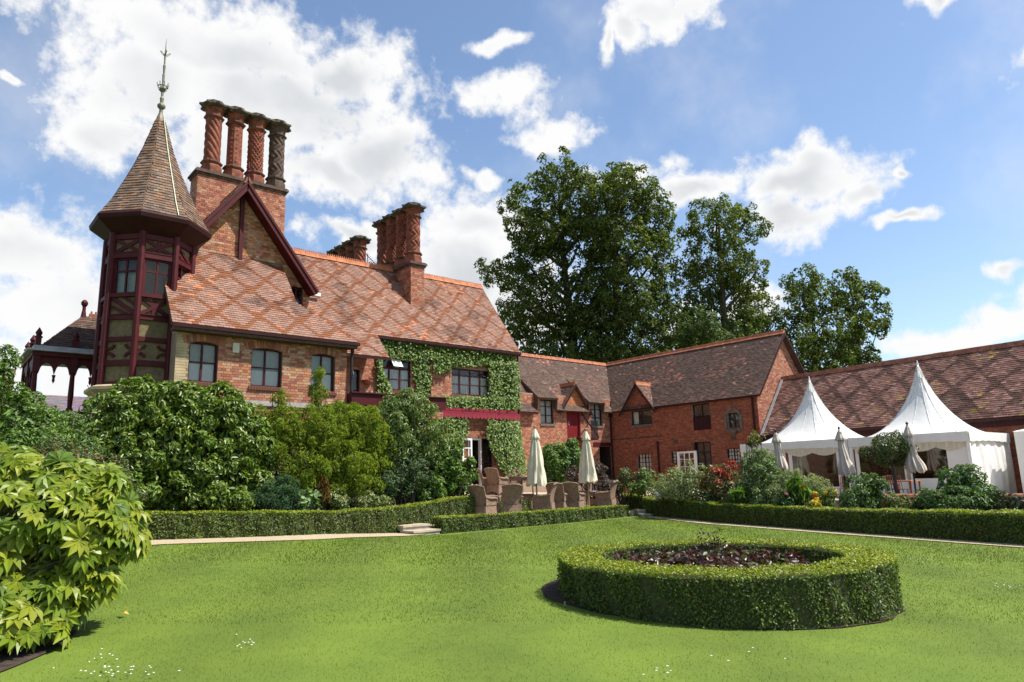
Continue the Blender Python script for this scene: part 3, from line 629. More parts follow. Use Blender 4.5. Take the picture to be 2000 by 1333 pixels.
# single bricks and tiles that can be picked apart in the photograph
def variants(shape, cols, m, name):
    out = []
    for c in cols: b = MB(); shape(b, c); o = b.build(name, m, None, tint=True); out.append(o.data); bpy.data.objects.remove(o)
    return out
def bshape(w): return lambda b, c: b.add([(0,0,0),(w,0,0),(w,0,.067),(0,0,.067),(0,-.0125,0),(w,-.0125,0),(w,-.0125,.067),(0,-.0125,.067)], [(4,5,6,7),(0,1,5,4),(1,2,6,5),(2,3,7,6),(3,0,4,7)], c)
def jit(c): k = random.uniform(.88, 1.08); return tuple(x*k for x in c)
vst, vhd = variants(bshape(.225), [jit(c) for c in BR_PALE], M['brick'], 'brick'), variants(bshape(.1075), [jit(c) for c in BR_PALE], M['brick'], 'brick')
for (fr, u, z, hdr) in single_b:
    o = bpy.data.objects.new('brick', random.choice(vhd if hdr else vst)); C.objects.link(o); o.parent = wall_o
    o.location = Vector(fr.P(u, z))-Vector(HO)-Vector((0, random.uniform(-.003, .002), 0))
def tshape(b, c): b.add([(0,0,.024),(.159,0,.022),(.159,.12,.006),(0,.12,.006),(0,0,0),(.159,0,0)], [(0,1,2,3),(4,5,1,0),(4,0,3),(5,2,1)], c)
vtl = variants(tshape, [jit(c) for c in PINK+[(.20,.072,.03), (.22,.12,.09), (.26,.13,.09), (.45,.17,.08)]], M['tile'], 'tile'); tf = house_tint(1, .30)
for (p, U, V, Nn, dm_) in single_t:
    k = 5 if dm_ else random.randrange(5) if random.random() < .93 else 6+random.randrange(3)
    o = bpy.data.objects.new('tile', vtl[k]); C.objects.link(o); o.parent = roof_o; q = Vector(p)-Vector(HO)
    o.matrix_local = Matrix(((U[0], V[0], Nn[0], q[0]), (U[1], V[1], Nn[1], q[1]), (U[2], V[2], Nn[2], q[2]), (0, 0, 0, 1)))
# balcony over the ground-floor bay
bq = pY(693, 768, 19.7); bt, bx = bq[2], bq[0]; bal = MB(); bal.box((bx, 19.7, bt-.36), (13.6, 19.8, bt)); bal.box((bx-.1, 19.7, bt-.36), (bx, 20.04, bt)); bal.box((bx-.12, 19.64, bt), (13.62, 19.84, bt+.04)); bal.box((bx, 19.81, bt-.34), (13.6, 23.79, bt-.28))
bay = MB(); bay.box((10.14, 19.76, .35), (13.5, 23.78, bt-.37)); bo = bal.build('balcony', M['maroon'], house, HO); bay.build('bay_wall', M['mortar'], bo, HO)
bbk = MB(); bricks(bbk, front(19.76), [(10.14, 2.4), (13.5, 2.4), (13.5, bt-.38), (10.14, bt-.38)]); bbk.build('brickwork', M['brick'], bo, HO, tint=True, kind='stuff')
dp = MB(); dp.tube([(10.2, 19.95, 5.78), (10.2, 19.95, bt+.02)], .045, 8)
for i in range(14): dp.tube([(10.2+.05*math.cos(i*.9), 19.95+.05*math.sin(i*.9)-.02, bt+i*.1), (10.2+.05*math.cos(i*.9+.9), 19.95+.05*math.sin(i*.9+.9)-.02, bt+i*.1+.1)], .018, 5)
dp.build('downpipe', M['iron'], house, HO)
for xx, y0_, y1_, mm, w_ in ((840, 690, 800, 'maroon', .05), (1012, 700, 800, 'maroon', .05)):
    d_ = MB(); p = pY(xx, (y0_+y1_)/2, 23.7); d_.tube([(p[0], 23.7, 7.0), (p[0], 23.7, 4.4)], w_, 8); d_.build('downpipe', M[mm], house, HO)
al = MB(); a_ = hole(453.5, 671, 466, 690, WY); fw.box(al, *a_, .012, .075); fw.box(al, a_[0]+.05, a_[1]-.05, a_[2]+.09, a_[2]+.19, .075, .085); al.build('alarm_box', M['cream'], house, HO)
cam_b = MB(); q = on_plane(613, 583, R0, slope(((6,23.5,7.11),(20,23.5,7.11),(6,RY,RZ)))[3]); cam_b.box(tuple(q+np.array([-.12, -.25, .05])), tuple(q+np.array([.16, -.1, .17]))); cam_b.build('floodlight', M['white'], house, HO)
# awning, rolled in above the door
aw0, aw1 = pY(847, 805, 23.3)[0], pY(1014, 812, 23.3)[0]; az0 = pY(930, 803, 23.3)[2]; aw = MB()
aw.box((aw0, 23.42, az0-.02), (aw1, 23.78, az0+.10)); aw.box((aw0+.02, 23.20, az0-.14), (aw1-.02, 23.30, az0-.06)); n = 22
for i in range(n):
    a, b = aw0+.02+(aw1-aw0-.04)*i/n, aw0+.02+(aw1-aw0-.04)*(i+1)/n; m6 = 6; pts = [(a, 23.21, az0-.06), (b, 23.21, az0-.06)]+[(b+(a-b)*k/m6, 23.20-.02*math.sin(k/m6*math.pi), az0-.27-.055*math.sin(math.pi*k/m6)) for k in range(m6+1)]
    aw.prism(pts, (0, .008, 0))
aw.build('awning', M['awning'], house, HO)
# chimney stacks
s1x = [pY(x, 270, 24.7)[0] for x in (416, 459, 500.5, 541.5)]; s1a, s1b = pY(384, 380, 24.3)[0], pY(556.5, 400, 24.3)[0]
stack(house, HO, s1a, s1b, 24.3, 25.1, 8.0, 12.38, [(x, 24.7, k, ('terra', 'terra', 'terra', 'sooty')[k], 2.78, .27) for k, x in enumerate(s1x)])
stack(house, HO, 15.38, 16.06, 24.84, 28.2, 8.2, 10.80, [(15.72, 25.2+.86*k, (3, 2, 2, 0)[k], 'terra', 2.72, .29) for k in range(4)])
s3 = pY(703, 480, 30.5); stack(house, HO, s3[0]-.35, s3[0]+.35, 30.1, 33.4, 7, pY(703, 466, 30.5)[2]-2.65, [(s3[0], 30.5+.86*k, (0, 2, 3, 0)[k], 'terra', 2.65, .29) for k in range(4)])
tv = MB(); q = pY(718, 508, 30.0); tv.tube([q+np.array([0, 0, -1]), q+np.array([0, 0, .3])], .02, 5); tv.tube([q+np.array([-.1, 0, .28]), q+np.array([.5, .1, -.1])], .018, 5)
for k in range(6): r_ = q+np.array([-.1+.1*k, .02*k, .28-.063*k]); tv.tube([r_+np.array([0, -.2, 0]), r_+np.array([0, .2, 0])], .01, 4)
tv.build('aerial', M['iron'], house, HO)
# turret
tcx, tcy, tR = 4.62, 21.7, 1.15
def tv_(k, R=tR): a = math.radians(202.5+45*k); return np.array([tcx+R*math.cos(a), tcy+R*math.sin(a), 0])
lev = lambda y: pY(273.5-(y-452)*.0717, y, 20.59)[2]
LV = {n: lev(y) for n, y in dict(top=453, plate=463, b1=488, w1=500, w0=570, sill=577, b0=610, r1=621, r0=655, q1=664, q0=701, c1=712, c0=743, base=749).items()}
tw, tp = MB(), MB(); apo = tR*math.cos(math.pi/8); half = tR*math.sin(math.pi/8)
tw.lathe((tcx, tcy, 0), [(tR*.93, LV['base']), (tR*.93, LV['w0'])], 8, math.radians(22.5), cap=False); tw.lathe((tcx, tcy, 0), [(tR*.93, LV['w1']), (tR*.93, LV['top']+.2)], 8, math.radians(22.5), cap=False)
for k in range(8):
    a = math.radians(225+45*k); Nn = np.array([math.cos(a), math.sin(a), 0]); Uu = np.array([-math.sin(a), math.cos(a), 0]); fr = Fr((tcx+Nn[0]*apo*.965, tcy+Nn[1]*apo*.965, 0), Uu, Nn)
    v = tv_(k, tR*.99); tp = MB(); tp.tube([v+np.array([0, 0, LV['base']]), v+np.array([0, 0, LV['top']+.05])], .085, 8); tp.build('corner_post', M['maroon'], house, HO)
    for a0, a1, pr in (('plate', 'top', .035), ('w1', 'b1', .045), ('sill', 'w0', .07), ('r1', 'b0', .03), ('q1', 'r0', .03), ('c1', 'q0', .03), ('base', 'c0', .04)): tp = MB(); fr.box(tp, -half+.05, half-.05, LV[a0], LV[a1], -.05, pr); tp.build('rail', M['maroon'], house, HO)
    for z in ('b1', 'w0', 'b0'): tp = MB(); fr.box(tp, -half+.05, half-.05, LV[z]-.028, LV[z]-.008, .03, .06); tp.build('moulding', M['maroon'], house, HO)
    h2 = half-.09
    def brace(p, q, w=.10, d=.012):
        a_, b_ = np.array(p, float), np.array(q, float); dd = (b_-a_)/np.linalg.norm(b_-a_); n_ = np.array([-dd[1], dd[0]])*w/2
        if k in (4, 5): return
        tp = MB(); tp.prism([fr.P(*(a_+n_), -.04), fr.P(*(b_+n_), -.04), fr.P(*(b_-n_), -.04), fr.P(*(a_-n_), -.04)], Nn*(.04+d)); tp.build('brace', M['maroon'], house, HO)
    za, zb_ = LV['b1'], LV['plate']
    if k % 2: brace((-h2, za), (h2, zb_)); brace((-h2, zb_), (h2, za), .10, .009); brace((0, za), (0, zb_), .12, .006)
    else: brace((-h2, zb_), (h2, za), .09); brace((-h2, (za+zb_)/2), (.05, za), .07, .009) if k != 0 else brace((-h2, za), (h2, zb_), .11, .009)
    za, zb_ = LV['b0'], LV['sill']
    if k % 2: brace((-h2, za), (h2, zb_)); brace((-h2, zb_), (h2, za), .10, .009); brace((0, za), (0, zb_), .13, .006)
    else: brace((-h2, zb_), (h2, za), .11); brace((-h2, (za+zb_)/2), (h2*.3, za), .08, .009); brace((0, zb_), (h2, (za+zb_)/2), .08, .007)
    za, zb_ = LV['q0'], LV['q1']; zm = (za+zb_)/2
    for sx in (-1, 1):
        for sz in (-1, 1):
            pr = None
            for i in range(5):
                t_ = i/4*math.pi/2; p = (sx*(h2+.02-(h2-.14)*math.sin(t_)), zm+sz*((zb_-za)/2-.14)*(1-math.cos(t_))+sz*.05)
                if pr is not None: brace(pr, p, .07, .010+.001*i)
                pr = p
    hwn = (-half+.11, half-.11, LV['w0'], LV['w1'])
    if k in (7, 0, 1, 2, 3): window(fr, hwn, house, HO, (.5,), (.64,), fm='maroon' , bw=.045, depth=.02, cover='blind' if k == 0 else None, cov_h=.62, sill=None, toprow=.64)
    else: fr.box(tw, *hwn, -.06, -.02)
    for s_ in (-1, 1): tp = MB(); fr.box(tp, s_*(half-.08)-.035, s_*(half-.08)+.035, LV['w0'], LV['w1'], -.06, .012); tp.build('jamb', M['maroon'], house, HO)
tw.build('turret_wall', M['render'], house, HO)
tb = MB(); zb0 = LV['base']; tb.lathe((tcx, tcy, 0), [(tR*1.06, zb0-.002), (tR*1.20, zb0-.06), (tR*1.20, zb0-.14), (tR*1.06, zb0-.24), (tR*1.04, zb0-.36), (tR*.90, zb0-.5), (tR*.88, .3)], 8, math.radians(22.5)); tb.build('turret_base', M['stone'], house, HO)
te = MB(); te.lathe((tcx, tcy, 0), [(tR*.95, LV['top']-.02), (1.28, LV['top']+.12), (1.60, 8.86), (1.63, 8.97), (1.58, 9.04), (1.3, 9.05)], 8, math.radians(22.5), cap=False); te.build('turret_eaves', M['maroond'], house, HO)
tr_, tt_ = MB(), MB(); prof = [(1.54, 9.05), (1.26, 9.50), (1.03, 9.98), (.83, 10.42), (.64, 10.87), (.42, 11.47), (.13, 12.45)]
tr_.lathe((tcx, tcy, 0), [(r-.02, z) for r, z in prof], 8, math.radians(22.5))
def turr_tint(u, v):
    n = nzf(u*1.2, v*1.2, 9); c = random.choice([(.21,.13,.085),(.18,.12,.085),(.23,.155,.115),(.15,.10,.075),(.24,.13,.075)])
    if n > .15: c = random.choice([(.26,.21,.15),(.22,.18,.13),(.30,.25,.19)])
    k = random.uniform(.7, 1.15); return tuple(x*k for x in c)
for k in range(8):
    for i in range(len(prof)-1):
        (r0, z0), (r1, z1) = prof[i], prof[i+1]; a, b = tv_(k, r0), tv_(k+1, r0); c, d = tv_(k+1, r1), tv_(k, r1); a[2] = b[2] = z0; c[2] = d[2] = z1
        O, U, V, Nn = slope((a, b, d)); Nn = Nn if Nn @ (a-np.array([tcx, tcy, z0])) > 0 else -Nn
        tiles(tt_, O, U, V, Nn, [((p-O) @ U, (p-O) @ V) for p in (a, b, c, d)], turr_tint, gauge=.105, width=.15, lift=.026)
tro = tr_.build('turret_roof', M['underlay'], house, HO); tt_.build('roof_tiling', M['tile'], tro, HO, tint=True, kind='stuff')
fi = MB(); fc = (tcx, tcy, 0)
fi.lathe(fc, [(.17, 12.3), (.12, 12.5), (.055, 12.72), (.05, 12.84), (.11, 12.90), (.12, 12.95), (.10, 13.0), (.045, 13.05), (.06, 13.2), (.035, 13.26), (.04, 13.42), (.09, 13.52), (.05, 13.56), (.03, 13.7), (.04, 14.0), (.025, 14.02), (.04, 14.3), (.022, 14.33), (.03, 14.6), (.02, 14.75), (.012, 15.0), (.003, 15.22)], 10)
for k in range(8):
    a = k*math.pi/4; e = np.array([math.cos(a), math.sin(a), 0]); c0 = np.array([tcx, tcy, 0])
    fi.tube([c0+e*.04+np.array([0, 0, 13.42]), c0+e*.11+np.array([0, 0, 13.5]), c0+e*.15+np.array([0, 0, 13.6]), c0+e*.165+np.array([0, 0, 13.70])], .012, 5)
    fi.tube([c0+e*.14+np.array([0, 0, 13.59]), np.array([tcx+.14*math.cos(a+.785), tcy+.14*math.sin(a+.785), 13.59])], .015, 5)
    if k % 2 == 0: fi.tube([c0+np.array([0, 0, 14.62])]+[c0+e*(.09+.06*math.cos(t*1.2-2))+np.array([0, 0, 14.70+.07*math.sin(t*1.2)]) for t in range(5)], .012, 4)
fi.build('finial', M['verdigris'], house, HO)
cb = MB(); pts = []
for i, (r, z) in enumerate(prof[::-1]): a = math.radians(292-i*1.5); pts.append((tcx+(r*.945+.05)*math.cos(a), tcy+(r*.945+.05)*math.sin(a), z+.02))
cb.tube(pts, .016, 5); cb.build('conductor_cable', M['cable'], house, HO)
# veranda on the far side of the turret
VY = 23.6; ve = thing('veranda', HO, '', ''); del ve['label'], ve['category']; ve.parent = house; ve.location = (0, 0, 0)
vx0 = pY(66, 750, VY)[0]; vx1 = pY(140, 750, VY)[0]; dx = vx1-vx0; vz = pY(70, 688, VY)[2]; vb = pY(130, 806, VY)[2]; vg = vb-1.0
def vpost(x, y):
    p = MB(); p.box((x-.08, y-.08, .3), (x+.08, y+.08, vb+.02)); p.lathe((x, y, vb), [(.09, .02), (.09, .1), (.06, .14), (.075, .5), (.06, vz-vb-.6), (.08, vz-vb-.55)], 10); p.box((x-.085, y-.085, vz-.55), (x+.085, y+.085, vz-.02)); p.build('post', M['maroon'], ve, HO)
    f = MB(); f.box((x-.07, y-.07, vz+.06), (x+.07, y+.07, vz+.42)); f.lathe((x, y, vz+.42), [(.1, 0), (.1, .04), (.06, .06), (.09, .14), (.06, .2), (.005, .3)], 8); f.build('finial', M['maroon'], ve, HO)
for i in range(3): vpost(vx0+dx*i, VY)
for j in (1, 2): vpost(vx0, VY+1.25*j)
fv = MB()
def arcade(p0, p1):
    p0, p1 = np.array(p0, float), np.array(p1, float); d = p1-p0; L = np.linalg.norm(d); d /= L; nn = np.array([-d[1], d[0], 0])*.05
    for h_ in range(2):
        a = p0+d*(.07+(L-.14)*h_/2); w = (L-.14)/2; m9 = 8
        pts = [a+np.array([0, 0, -.08]), a+d*w+np.array([0, 0, -.08])]+[a+d*w*(1-k/m9)+np.array([0, 0, -.62+.34*math.sin(math.pi*k/m9)**.6]) for k in range(m9+1)]
        for k in range(m9):
            q0, q1 = pts[2+k], pts[3+k]; u0, u1 = q0.copy(), q1.copy(); u0[2] = u1[2] = p0[2]-.08; fv.prism([q0, q1, u1, u0], nn)
    m_ = (p0+p1)/2; fv.lathe((m_[0]+nn[0]/2, m_[1]+nn[1]/2, p0[2]-.86), [(.005, 0), (.04, .08), (.03, .14), (.05, .24)], 8)
for i in range(2): arcade((vx0+dx*i, VY, vz), (vx0+dx*(i+1), VY, vz))
for j in range(2): arcade((vx0, VY+1.25*j, vz), (vx0, VY+1.25*(j+1), vz))
fv.box((vx0-.12, VY-.12, vz-.1), (vx0+2.3*dx, VY-.06, vz+.02)); fv.box((vx0-.12, VY-.06, vz-.1), (vx0-.06, VY+2.6, vz+.02)); fv.build('fretwork', M['maroon'], ve, HO)
gt = MB(); gt.box((vx0-.26, VY-.26, vz+.02), (vx0+2.5*dx, VY+2.7, vz+.07)); gt.box((vx0-.1, VY-.1, vz+.07), (vx0+2.4*dx, VY+2.6, vz+.19)); gt.build('gutter', M['lead'], ve, HO)
rl = MB()
for y_ in (0, 1):
    a, b = ((vx0, VY, 0), (vx0+2*dx, VY, 0)) if y_ == 0 else ((vx0, VY, 0), (vx0, VY+2.5, 0)); a, b = np.array(a), np.array(b)
    for zz, hh in ((vb, .07), (vb-.25, .05), (vb-.75, .06)): rl.bar(a+np.array([0, 0, zz]), b+np.array([0, 0, zz]), .06, hh)
    for i in range(26): q = a+(b-a)*(i+.5)/26; rl.bar(q+np.array([0, 0, vb-.73]), q+np.array([0, 0, vb-.02]), .03, .03, (0, 1, 0))
rl.box((vx0-.15, VY-.12, vb-1.0), (vx0+2.3*dx, VY+2.6, vb-.86)); rl.build('railing', M['maroond'], ve, HO, kind='stuff')
vr, vt = MB(), MB(); vrz = pY(163, 618, VY+1.3)[2]; vrx = pY(163, 618, VY+1.3)[0]; ex0, ey0, ez0 = vx0+.05, VY+.02, vz+.17
xe = vrx+1.6; a, b, c, d = (ex0, ey0, ez0), (xe, ey0, ez0), (xe, VY+1.3, vrz), (vrx, VY+1.3, vrz); roof_plane(vr, vt, a, b, d, [a, b, c, d], stable_tint(31), thick=.06)
e2 = (ex0, VY+2.58, ez0); roof_plane(vr, vt, e2, a, d, [e2, a, d], house_tint(32), thick=.06); vr.prism([(ex0, VY+2.58, ez0), (xe, VY+2.58, ez0), c, d], (0, 0, -.05))  # left hip in brighter tiles, its sunlight put into the colour
vo = vr.build('canopy_roof', M['underlay'], ve, HO); vt.build('roof_tiling', M['tile'], ve, HO, tint=True, kind='stuff'); vf = MB(); vf.lathe((vrx, VY+1.3, vrz), [(.14, -.25), (.08, -.02), (.05, .18), (.05, .3), (.09, .36), (.1, .43), (.06, .5), (.01, .53)], 10)
vf.build('finial', M['maroon'], ve, HO); ridge_run(ve, HO, 'ridge_dark', (vrx+.15, VY+1.3, vrz+.05), (xe, VY+1.3, vrz+.05), .1, .4, .1)
# ------------------------------------------------------------------ the stable block
SO = (28, 29, .8)
stable = thing('stable_block', SO, 'L-shaped red brick stable block with dark brown tiled roof behind the patio', 'building')
SY, SX = 29.0, 32.05; fs, fx = front(SY), westf(SX); SZ, EZ = 8.92, 5.40; RYs, RXs = SY-.3+3.05, SX-.18+3.05
GYs = 19.15
sw_, sb, sr, st_, sm = MB(), MB(), MB(), MB(), MB()
lw = [hole(1055, 781, 1081, 828, SY), hole(1154, 788, 1176, 832, SY), hole(1107, 786, 1132.5, 857, SY)]
porch = hole(1172, 872, 1193, 950, SY); porch = (porch[0], SX-.15, .8, porch[3])
ez_l = pY(1040, 796, SY-.3)[2]                                   # low eave at the far left
wall_sheet(sw_, fs, 20.0, SX, .5, 6.2, lw+[porch]); bricks(sb, fs, [(20.2, 1.4), (SX, 1.4), (SX, 6.15), (20.2, 6.15)], lw+[porch], BR)
window(fs, lw[0], stable, SO, (.5,), (.36, .72), fm='maroond', bw=.06, sill='darkstone', cov_h=1.); window(fs, lw[1], stable, SO, (.5,), (.36, .72), fm='maroond', bw=.06, sill='darkstone')
D = MB(); h = lw[2]; fs.box(D, h[0], h[1], h[2], h[3], -.10, -.05); fs.box(D, h[0]-.02, h[0]+.07, h[2], h[3], -.04, .015); fs.box(D, h[1]-.07, h[1]+.02, h[2], h[3], -.04, .015); d_o = D.build('door', M['render_red'], stable, SO)
hd = MB(); fs.box(hd, h[0]+.15, h[0]+.19, h[2]+.75, h[2]+.98, -.048, 0.0); hd.build('handle', M['lead'], d_o, SO)
# iron balcony and its stays beside the upper door
bl = MB(); bx0, bx1 = h[0]-.05, pY(1161, 850, SY-.7)[0]; bl.box((bx0, SY-1.0, h[2]-.12), (bx1, SY-.03, h[2]-.02))
bl.bar((h[1]+.02, SY-.03, h[3]-.5), (bx1+.1, SY-.95, h[2]+.02), .05, .07); bl.bar((h[0]-.02, SY-.03, h[2]-1.3), (h[0]+.9, SY-.95, h[2]-.1), .05, .07)
bl.build('landing', M['maroond'], stable, SO); br_ = MB()
for i in range(13): xx = bx0+1.0+(bx1-bx0-1.0)*i/12; br_.bar((xx, SY-.97, h[2]-.02), (xx, SY-.97, h[2]+.95), .018, .018, (0, 1, 0))
br_.bar((bx0+1.0, SY-.97, h[2]+.95), (bx1, SY-.97, h[2]+.95), .03, .03); br_.bar((bx0, SY-.99, h[2]), (bx0+.95, SY-.99, h[2]+.97), .04, .04); br_.build('railing', M['iron'], stable, SO)
# right wing, its long front's shade put into darker brick colours, and the sunny gable
rw = [holeX(1232, 795, 1273, 830, SX), holeX(1353, 786, 1388, 841, SX), holeX(1422, 806, 1444, 836, SX), holeX(1246, 886, 1272, 921, SX), holeX(1311, 880, 1337, 906, SX), holeX(1358, 863, 1391, 940, SX), holeX(1420, 875, 1445, 906, SX)]
rw[5] = (rw[5][0], rw[5][1], .8, rw[5][3]); rw = [(a, b, c, min(d, 5.3)) for a, b, c, d in rw]
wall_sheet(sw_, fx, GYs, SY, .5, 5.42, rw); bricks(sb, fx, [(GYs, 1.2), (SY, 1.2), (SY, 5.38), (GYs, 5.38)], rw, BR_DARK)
window(fx, rw[0], stable, SO, (.5,), (), fm='dark', cover=None, sill='darkstone', bw=.06); cw = MB(); a, b, c, d = rw[0]
for i in range(8): y0, y1 = b-.06-(b-a)*.22*i/8, b-.06-(b-a)*.22*(i+1)/8; cw.quad((SX+.2+.02*math.sin(i*1.7), y0, c), (SX+.2+.02*math.sin(i*1.7+1.7), y1, c), (SX+.2+.02*math.sin(i*1.7+1.7), y1, d), (SX+.2+.02*math.sin(i*1.7), y0, d))
cw.build('curtain', M['curtain'], stable, SO)
a, b, c, d = rw[1]; window(fx, (a, b, c+(d-c)*.5, d), stable, SO, (.5,), (), fm='maroond', cover=None, sill=None); ld = MB(); fx.box(ld, a, b, c, c+(d-c)*.5, -.08, -.03); ld.build('loft_door', M['maroond'], stable, SO)
a, b, c, d = rw[2]; nw = MB(); uc = (a+b)/2; pts = [fx.P(a-.12, c-.1, .03), fx.P(b+.12, c-.1, .03), fx.P(b+.12, d-.1, .03), fx.P(uc, d+.28, .03), fx.P(a-.12, d-.1, .03)]
for i in range(5): p, q = pts[i], pts[(i+1) % 5]; nw.bar(p, q, .13, .10, (1, 0, 0))
nw.lathe((SX-.12, uc, c-.45), [(.02, 0), (.16, .25), (.2, .34)], 8); nw.build('niche_surround', M['darkstone'], stable, SO); window(fx, rw[2], stable, SO, (.5,), (.5,), fm='dark', cover=None, sill=None)  # surround takes the dark sill colour for the shade it stands in
for r_ in (rw[3], rw[4], rw[6]):
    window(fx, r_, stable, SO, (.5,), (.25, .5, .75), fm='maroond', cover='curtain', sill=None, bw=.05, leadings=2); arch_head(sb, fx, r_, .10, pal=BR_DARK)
a, b, c, d = rw[5]; dd = MB(); fx.box(dd, a, b, .8, c+1.0, -.14, -.09); fx.box(dd, a, a+.08, .8, d, -.12, .01); fx.box(dd, b-.08, b, .8, d, -.12, .01); dd.build('door', M['dark'], stable, SO); window(fx, (a+.08, b-.08, 1.8, d), stable, SO, (.5,), (.3,), fm='dark', cover=None, sill=None)
# a white glazed door standing open against the front
p0, p1 = pX(1324, 900, SX-.35), pX(1361, 900, SX-.75); ov = MB(); zt, zb2 = pX(1342, 882, SX-.5)[2], .85; p0[2] = p1[2] = 0; dv = p1-p0
def dbar(u0, u1, z0, z1, w=.05): ov.bar(p0+dv*(u0+u1)/2+np.array([0, 0, z0]), p0+dv*(u0+u1)/2+np.array([0, 0, z1]), np.linalg.norm(dv)*(u1-u0), w, (1, 0, 0))
def hbar(z, hgt): ov.bar(p0+np.array([0, 0, z]), p1+np.array([0, 0, z]), .048, hgt)
dbar(0, .11, zb2, zt); dbar(.89, 1, zb2, zt); dbar(.355, .39, zb2, zt, .03); dbar(.62, .655, zb2, zt, .03)
for k, hh in ((zt-.05, .1), (zt-.42, .03), (zt-.80, .03), (zt-1.15, .05), (zb2+.2, .4)): hbar(k, hh)
odo = ov.build('open_door', M['white'], stable, SO); og = MB(); og.quad(p0+np.array([0, 0, zb2]), p1+np.array([0, 0, zb2]), p1+np.array([0, 0, zt]), p0+np.array([0, 0, zt])); og.build('pane', M['glass'], odo, SO)
ve1 = MB()
for (x_, y_) in ((1320, 863), (1433, 857)): q = pX(x_, y_, SX); fx.box(ve1, q[1]-.16, q[1]+.16, q[2]-.09, q[2]+.09, .012, .03)
ve1.build('air_brick', M['sooty'], stable, SO, kind='stuff')
zc = pX(1240, 856, SX)[2]; sc_ = MB(); fx.box(sc_, pX(1292, 850, SX)[1], SY-.02, zc-.04, zc+.03, .012, .035); sc_.build('string_course', M['sooty'], stable, SO)
for x_, y0_, y1_ in ((1287, 862, 960), (1474, 776, 900)):
    dpp = MB(); q = pX(x_, (y0_+y1_)/2, SX-.07); zt_ = pX(x_, y0_, SX-.07)[2]; dpp.tube([(SX-.07, q[1], .8), (SX-.07, q[1], zt_)], .05, 8); dpp.build('downpipe', M['maroond'], stable, SO)
dpp = MB(); dpp.tube([(SX-.12, SY-.1, .8), (SX-.12, SY-.1, 5.2)], .05, 8); dpp.box((SX-.22, SY-.2, 5.1), (SX-.04, SY-.03, 5.3)); dpp.build('downpipe', M['maroond'], stable, SO)
ho = MB(); q = pY(1012, 830, SY-.2); ho.box((q[0]-.3, SY-.14, .9), (q[0]+.25, SY-.03, 4.6)); ho.build('shutter', M['maroond'], stable, SO)
# porch passage and beam
pr = MB(); a, b, c, d = porch
for (u0, z0), (u1, z1) in (((a, d), (b, d)), ((a, c), (a, d)), ((b, c), (b, d))): pr.quad((u0, SY, z0), (u1, SY, z1), (u1, SY+1.6, z1), (u0, SY+1.6, z0))
pr.quad((a, SY+1.6, c), (b, SY+1.6, c), (b, SY+1.6, d), (a, SY+1.6, d)); pr.build('passage', M['dark'], stable, SO); pb = MB(); fs.box(pb, a-.5, SX-.02, d, d+.22, -.05, .05); pb.build('beam', M['maroon'], stable, SO)  # near-black lining paints in the gloom of the passage
# gable end
gxa, gxb, gax = SX, 37.75, RXs
sw_.prism([(gxa, GYs+.001, .5), (gxb, GYs+.001, .5), (gxb, GYs+.001, EZ-.1), (gax, GYs+.001, SZ-.16), (gxa, GYs+.001, EZ-.05)], (0, .25, 0))
bricks(sb, front(GYs), [(gxa, 2.2), (gxb, 2.2), (gxb, EZ-.1), (gax, SZ-.16), (gxa, EZ-.05)], (), BR)
sw_.box((gxb-.2, GYs+.3, .5), (gxb, 36, 5.3)); sw_.box((20.1, 34.7, .5), (gxb-.2, 34.9, 5.3))
# roofs
ex = SX-.18; A, B, T = (ex, GYs-.25, EZ), (ex, SY-.3, EZ), (RXs, GYs-.25, SZ)
roof_plane(sr, st_, A, B, T, [A, B, (RXs, RYs, SZ), T], stable_tint(11))
ey = SY-.3; zl = EZ; A, B, T = (20.3, ey, EZ), (ex, ey, EZ), (20.3, RYs, SZ)
roof_plane(sr, st_, A, B, T, [(20.3, ey+.62, EZ+.62*3.52/3.05), (ex+.62, ey+.62, EZ+.62*3.52/3.05), (RXs, RYs, SZ), T], stable_tint(12))
def low_eave(x0, x1, drop=.0):                                # the roof carried down between the window dormers
    A, B, T = (x0, ey-.02, EZ-drop), (x1, ey-.02, EZ-drop), (x0, ey+.62, EZ+.62*3.52/3.05); roof_plane(sr, st_, A, B, T, [A, B, (x1, ey+.62, T[2]), T], stable_tint(13), thick=.06)
d0 = pY(1050, 780, ey)[0]; d1 = pY(1087, 780, ey)[0]; d2 = pY(1150, 790, ey)[0]; d3 = pY(1179, 790, ey)[0]
low_eave(20.3, d0+.05, .28); low_eave(d1, d2, .1); low_eave(d3, ex+.2, .05)
for a, b, yy in ((d0, d1, 777.5), (d2, d3, 787)):                 # eyebrow roofs over the two upper windows
    ze = pY((1067 if a == d0 else 1165), yy, ey-.1)[2]; A, B, T = (a-.05, ey-.1, ze), (b+.05, ey-.1, ze), (a-.05, ey+1.75, EZ+1.75*3.52/3.05+.03)
    roof_plane(sr, st_, A, B, T, [A, B, (b+.05, ey+1.75, T[2]), T], stable_tint(14), thick=.10)
    sr.prism([(a-.02, ey+.02, EZ-.2), (a-.02, ey-.08, ze-.05), (a-.02, ey+1.75, T[2]-.1), (a-.02, ey+1.0, EZ+1.0)], (.05, 0, 0)); sr.prism([(b-.02, ey+.02, EZ-.2), (b-.02, ey-.08, ze-.05), (b-.02, ey+1.75, T[2]-.1), (b-.02, ey+1.0, EZ+1.0)], (.05, 0, 0))
sr.prism([(20.3, RYs, SZ-.03), (RXs, RYs, SZ-.03), (gxb+.2, 34.9, EZ-.1), (20.3, 34.9, EZ-.1)], (0, 0, -.08)); sr.prism([(RXs, GYs-.25, SZ-.03), (RXs, RYs, SZ-.03), (gxb+.2, 35, EZ-.1), (gxb+.2, GYs-.25, EZ-.1)], (0, 0, -.08))
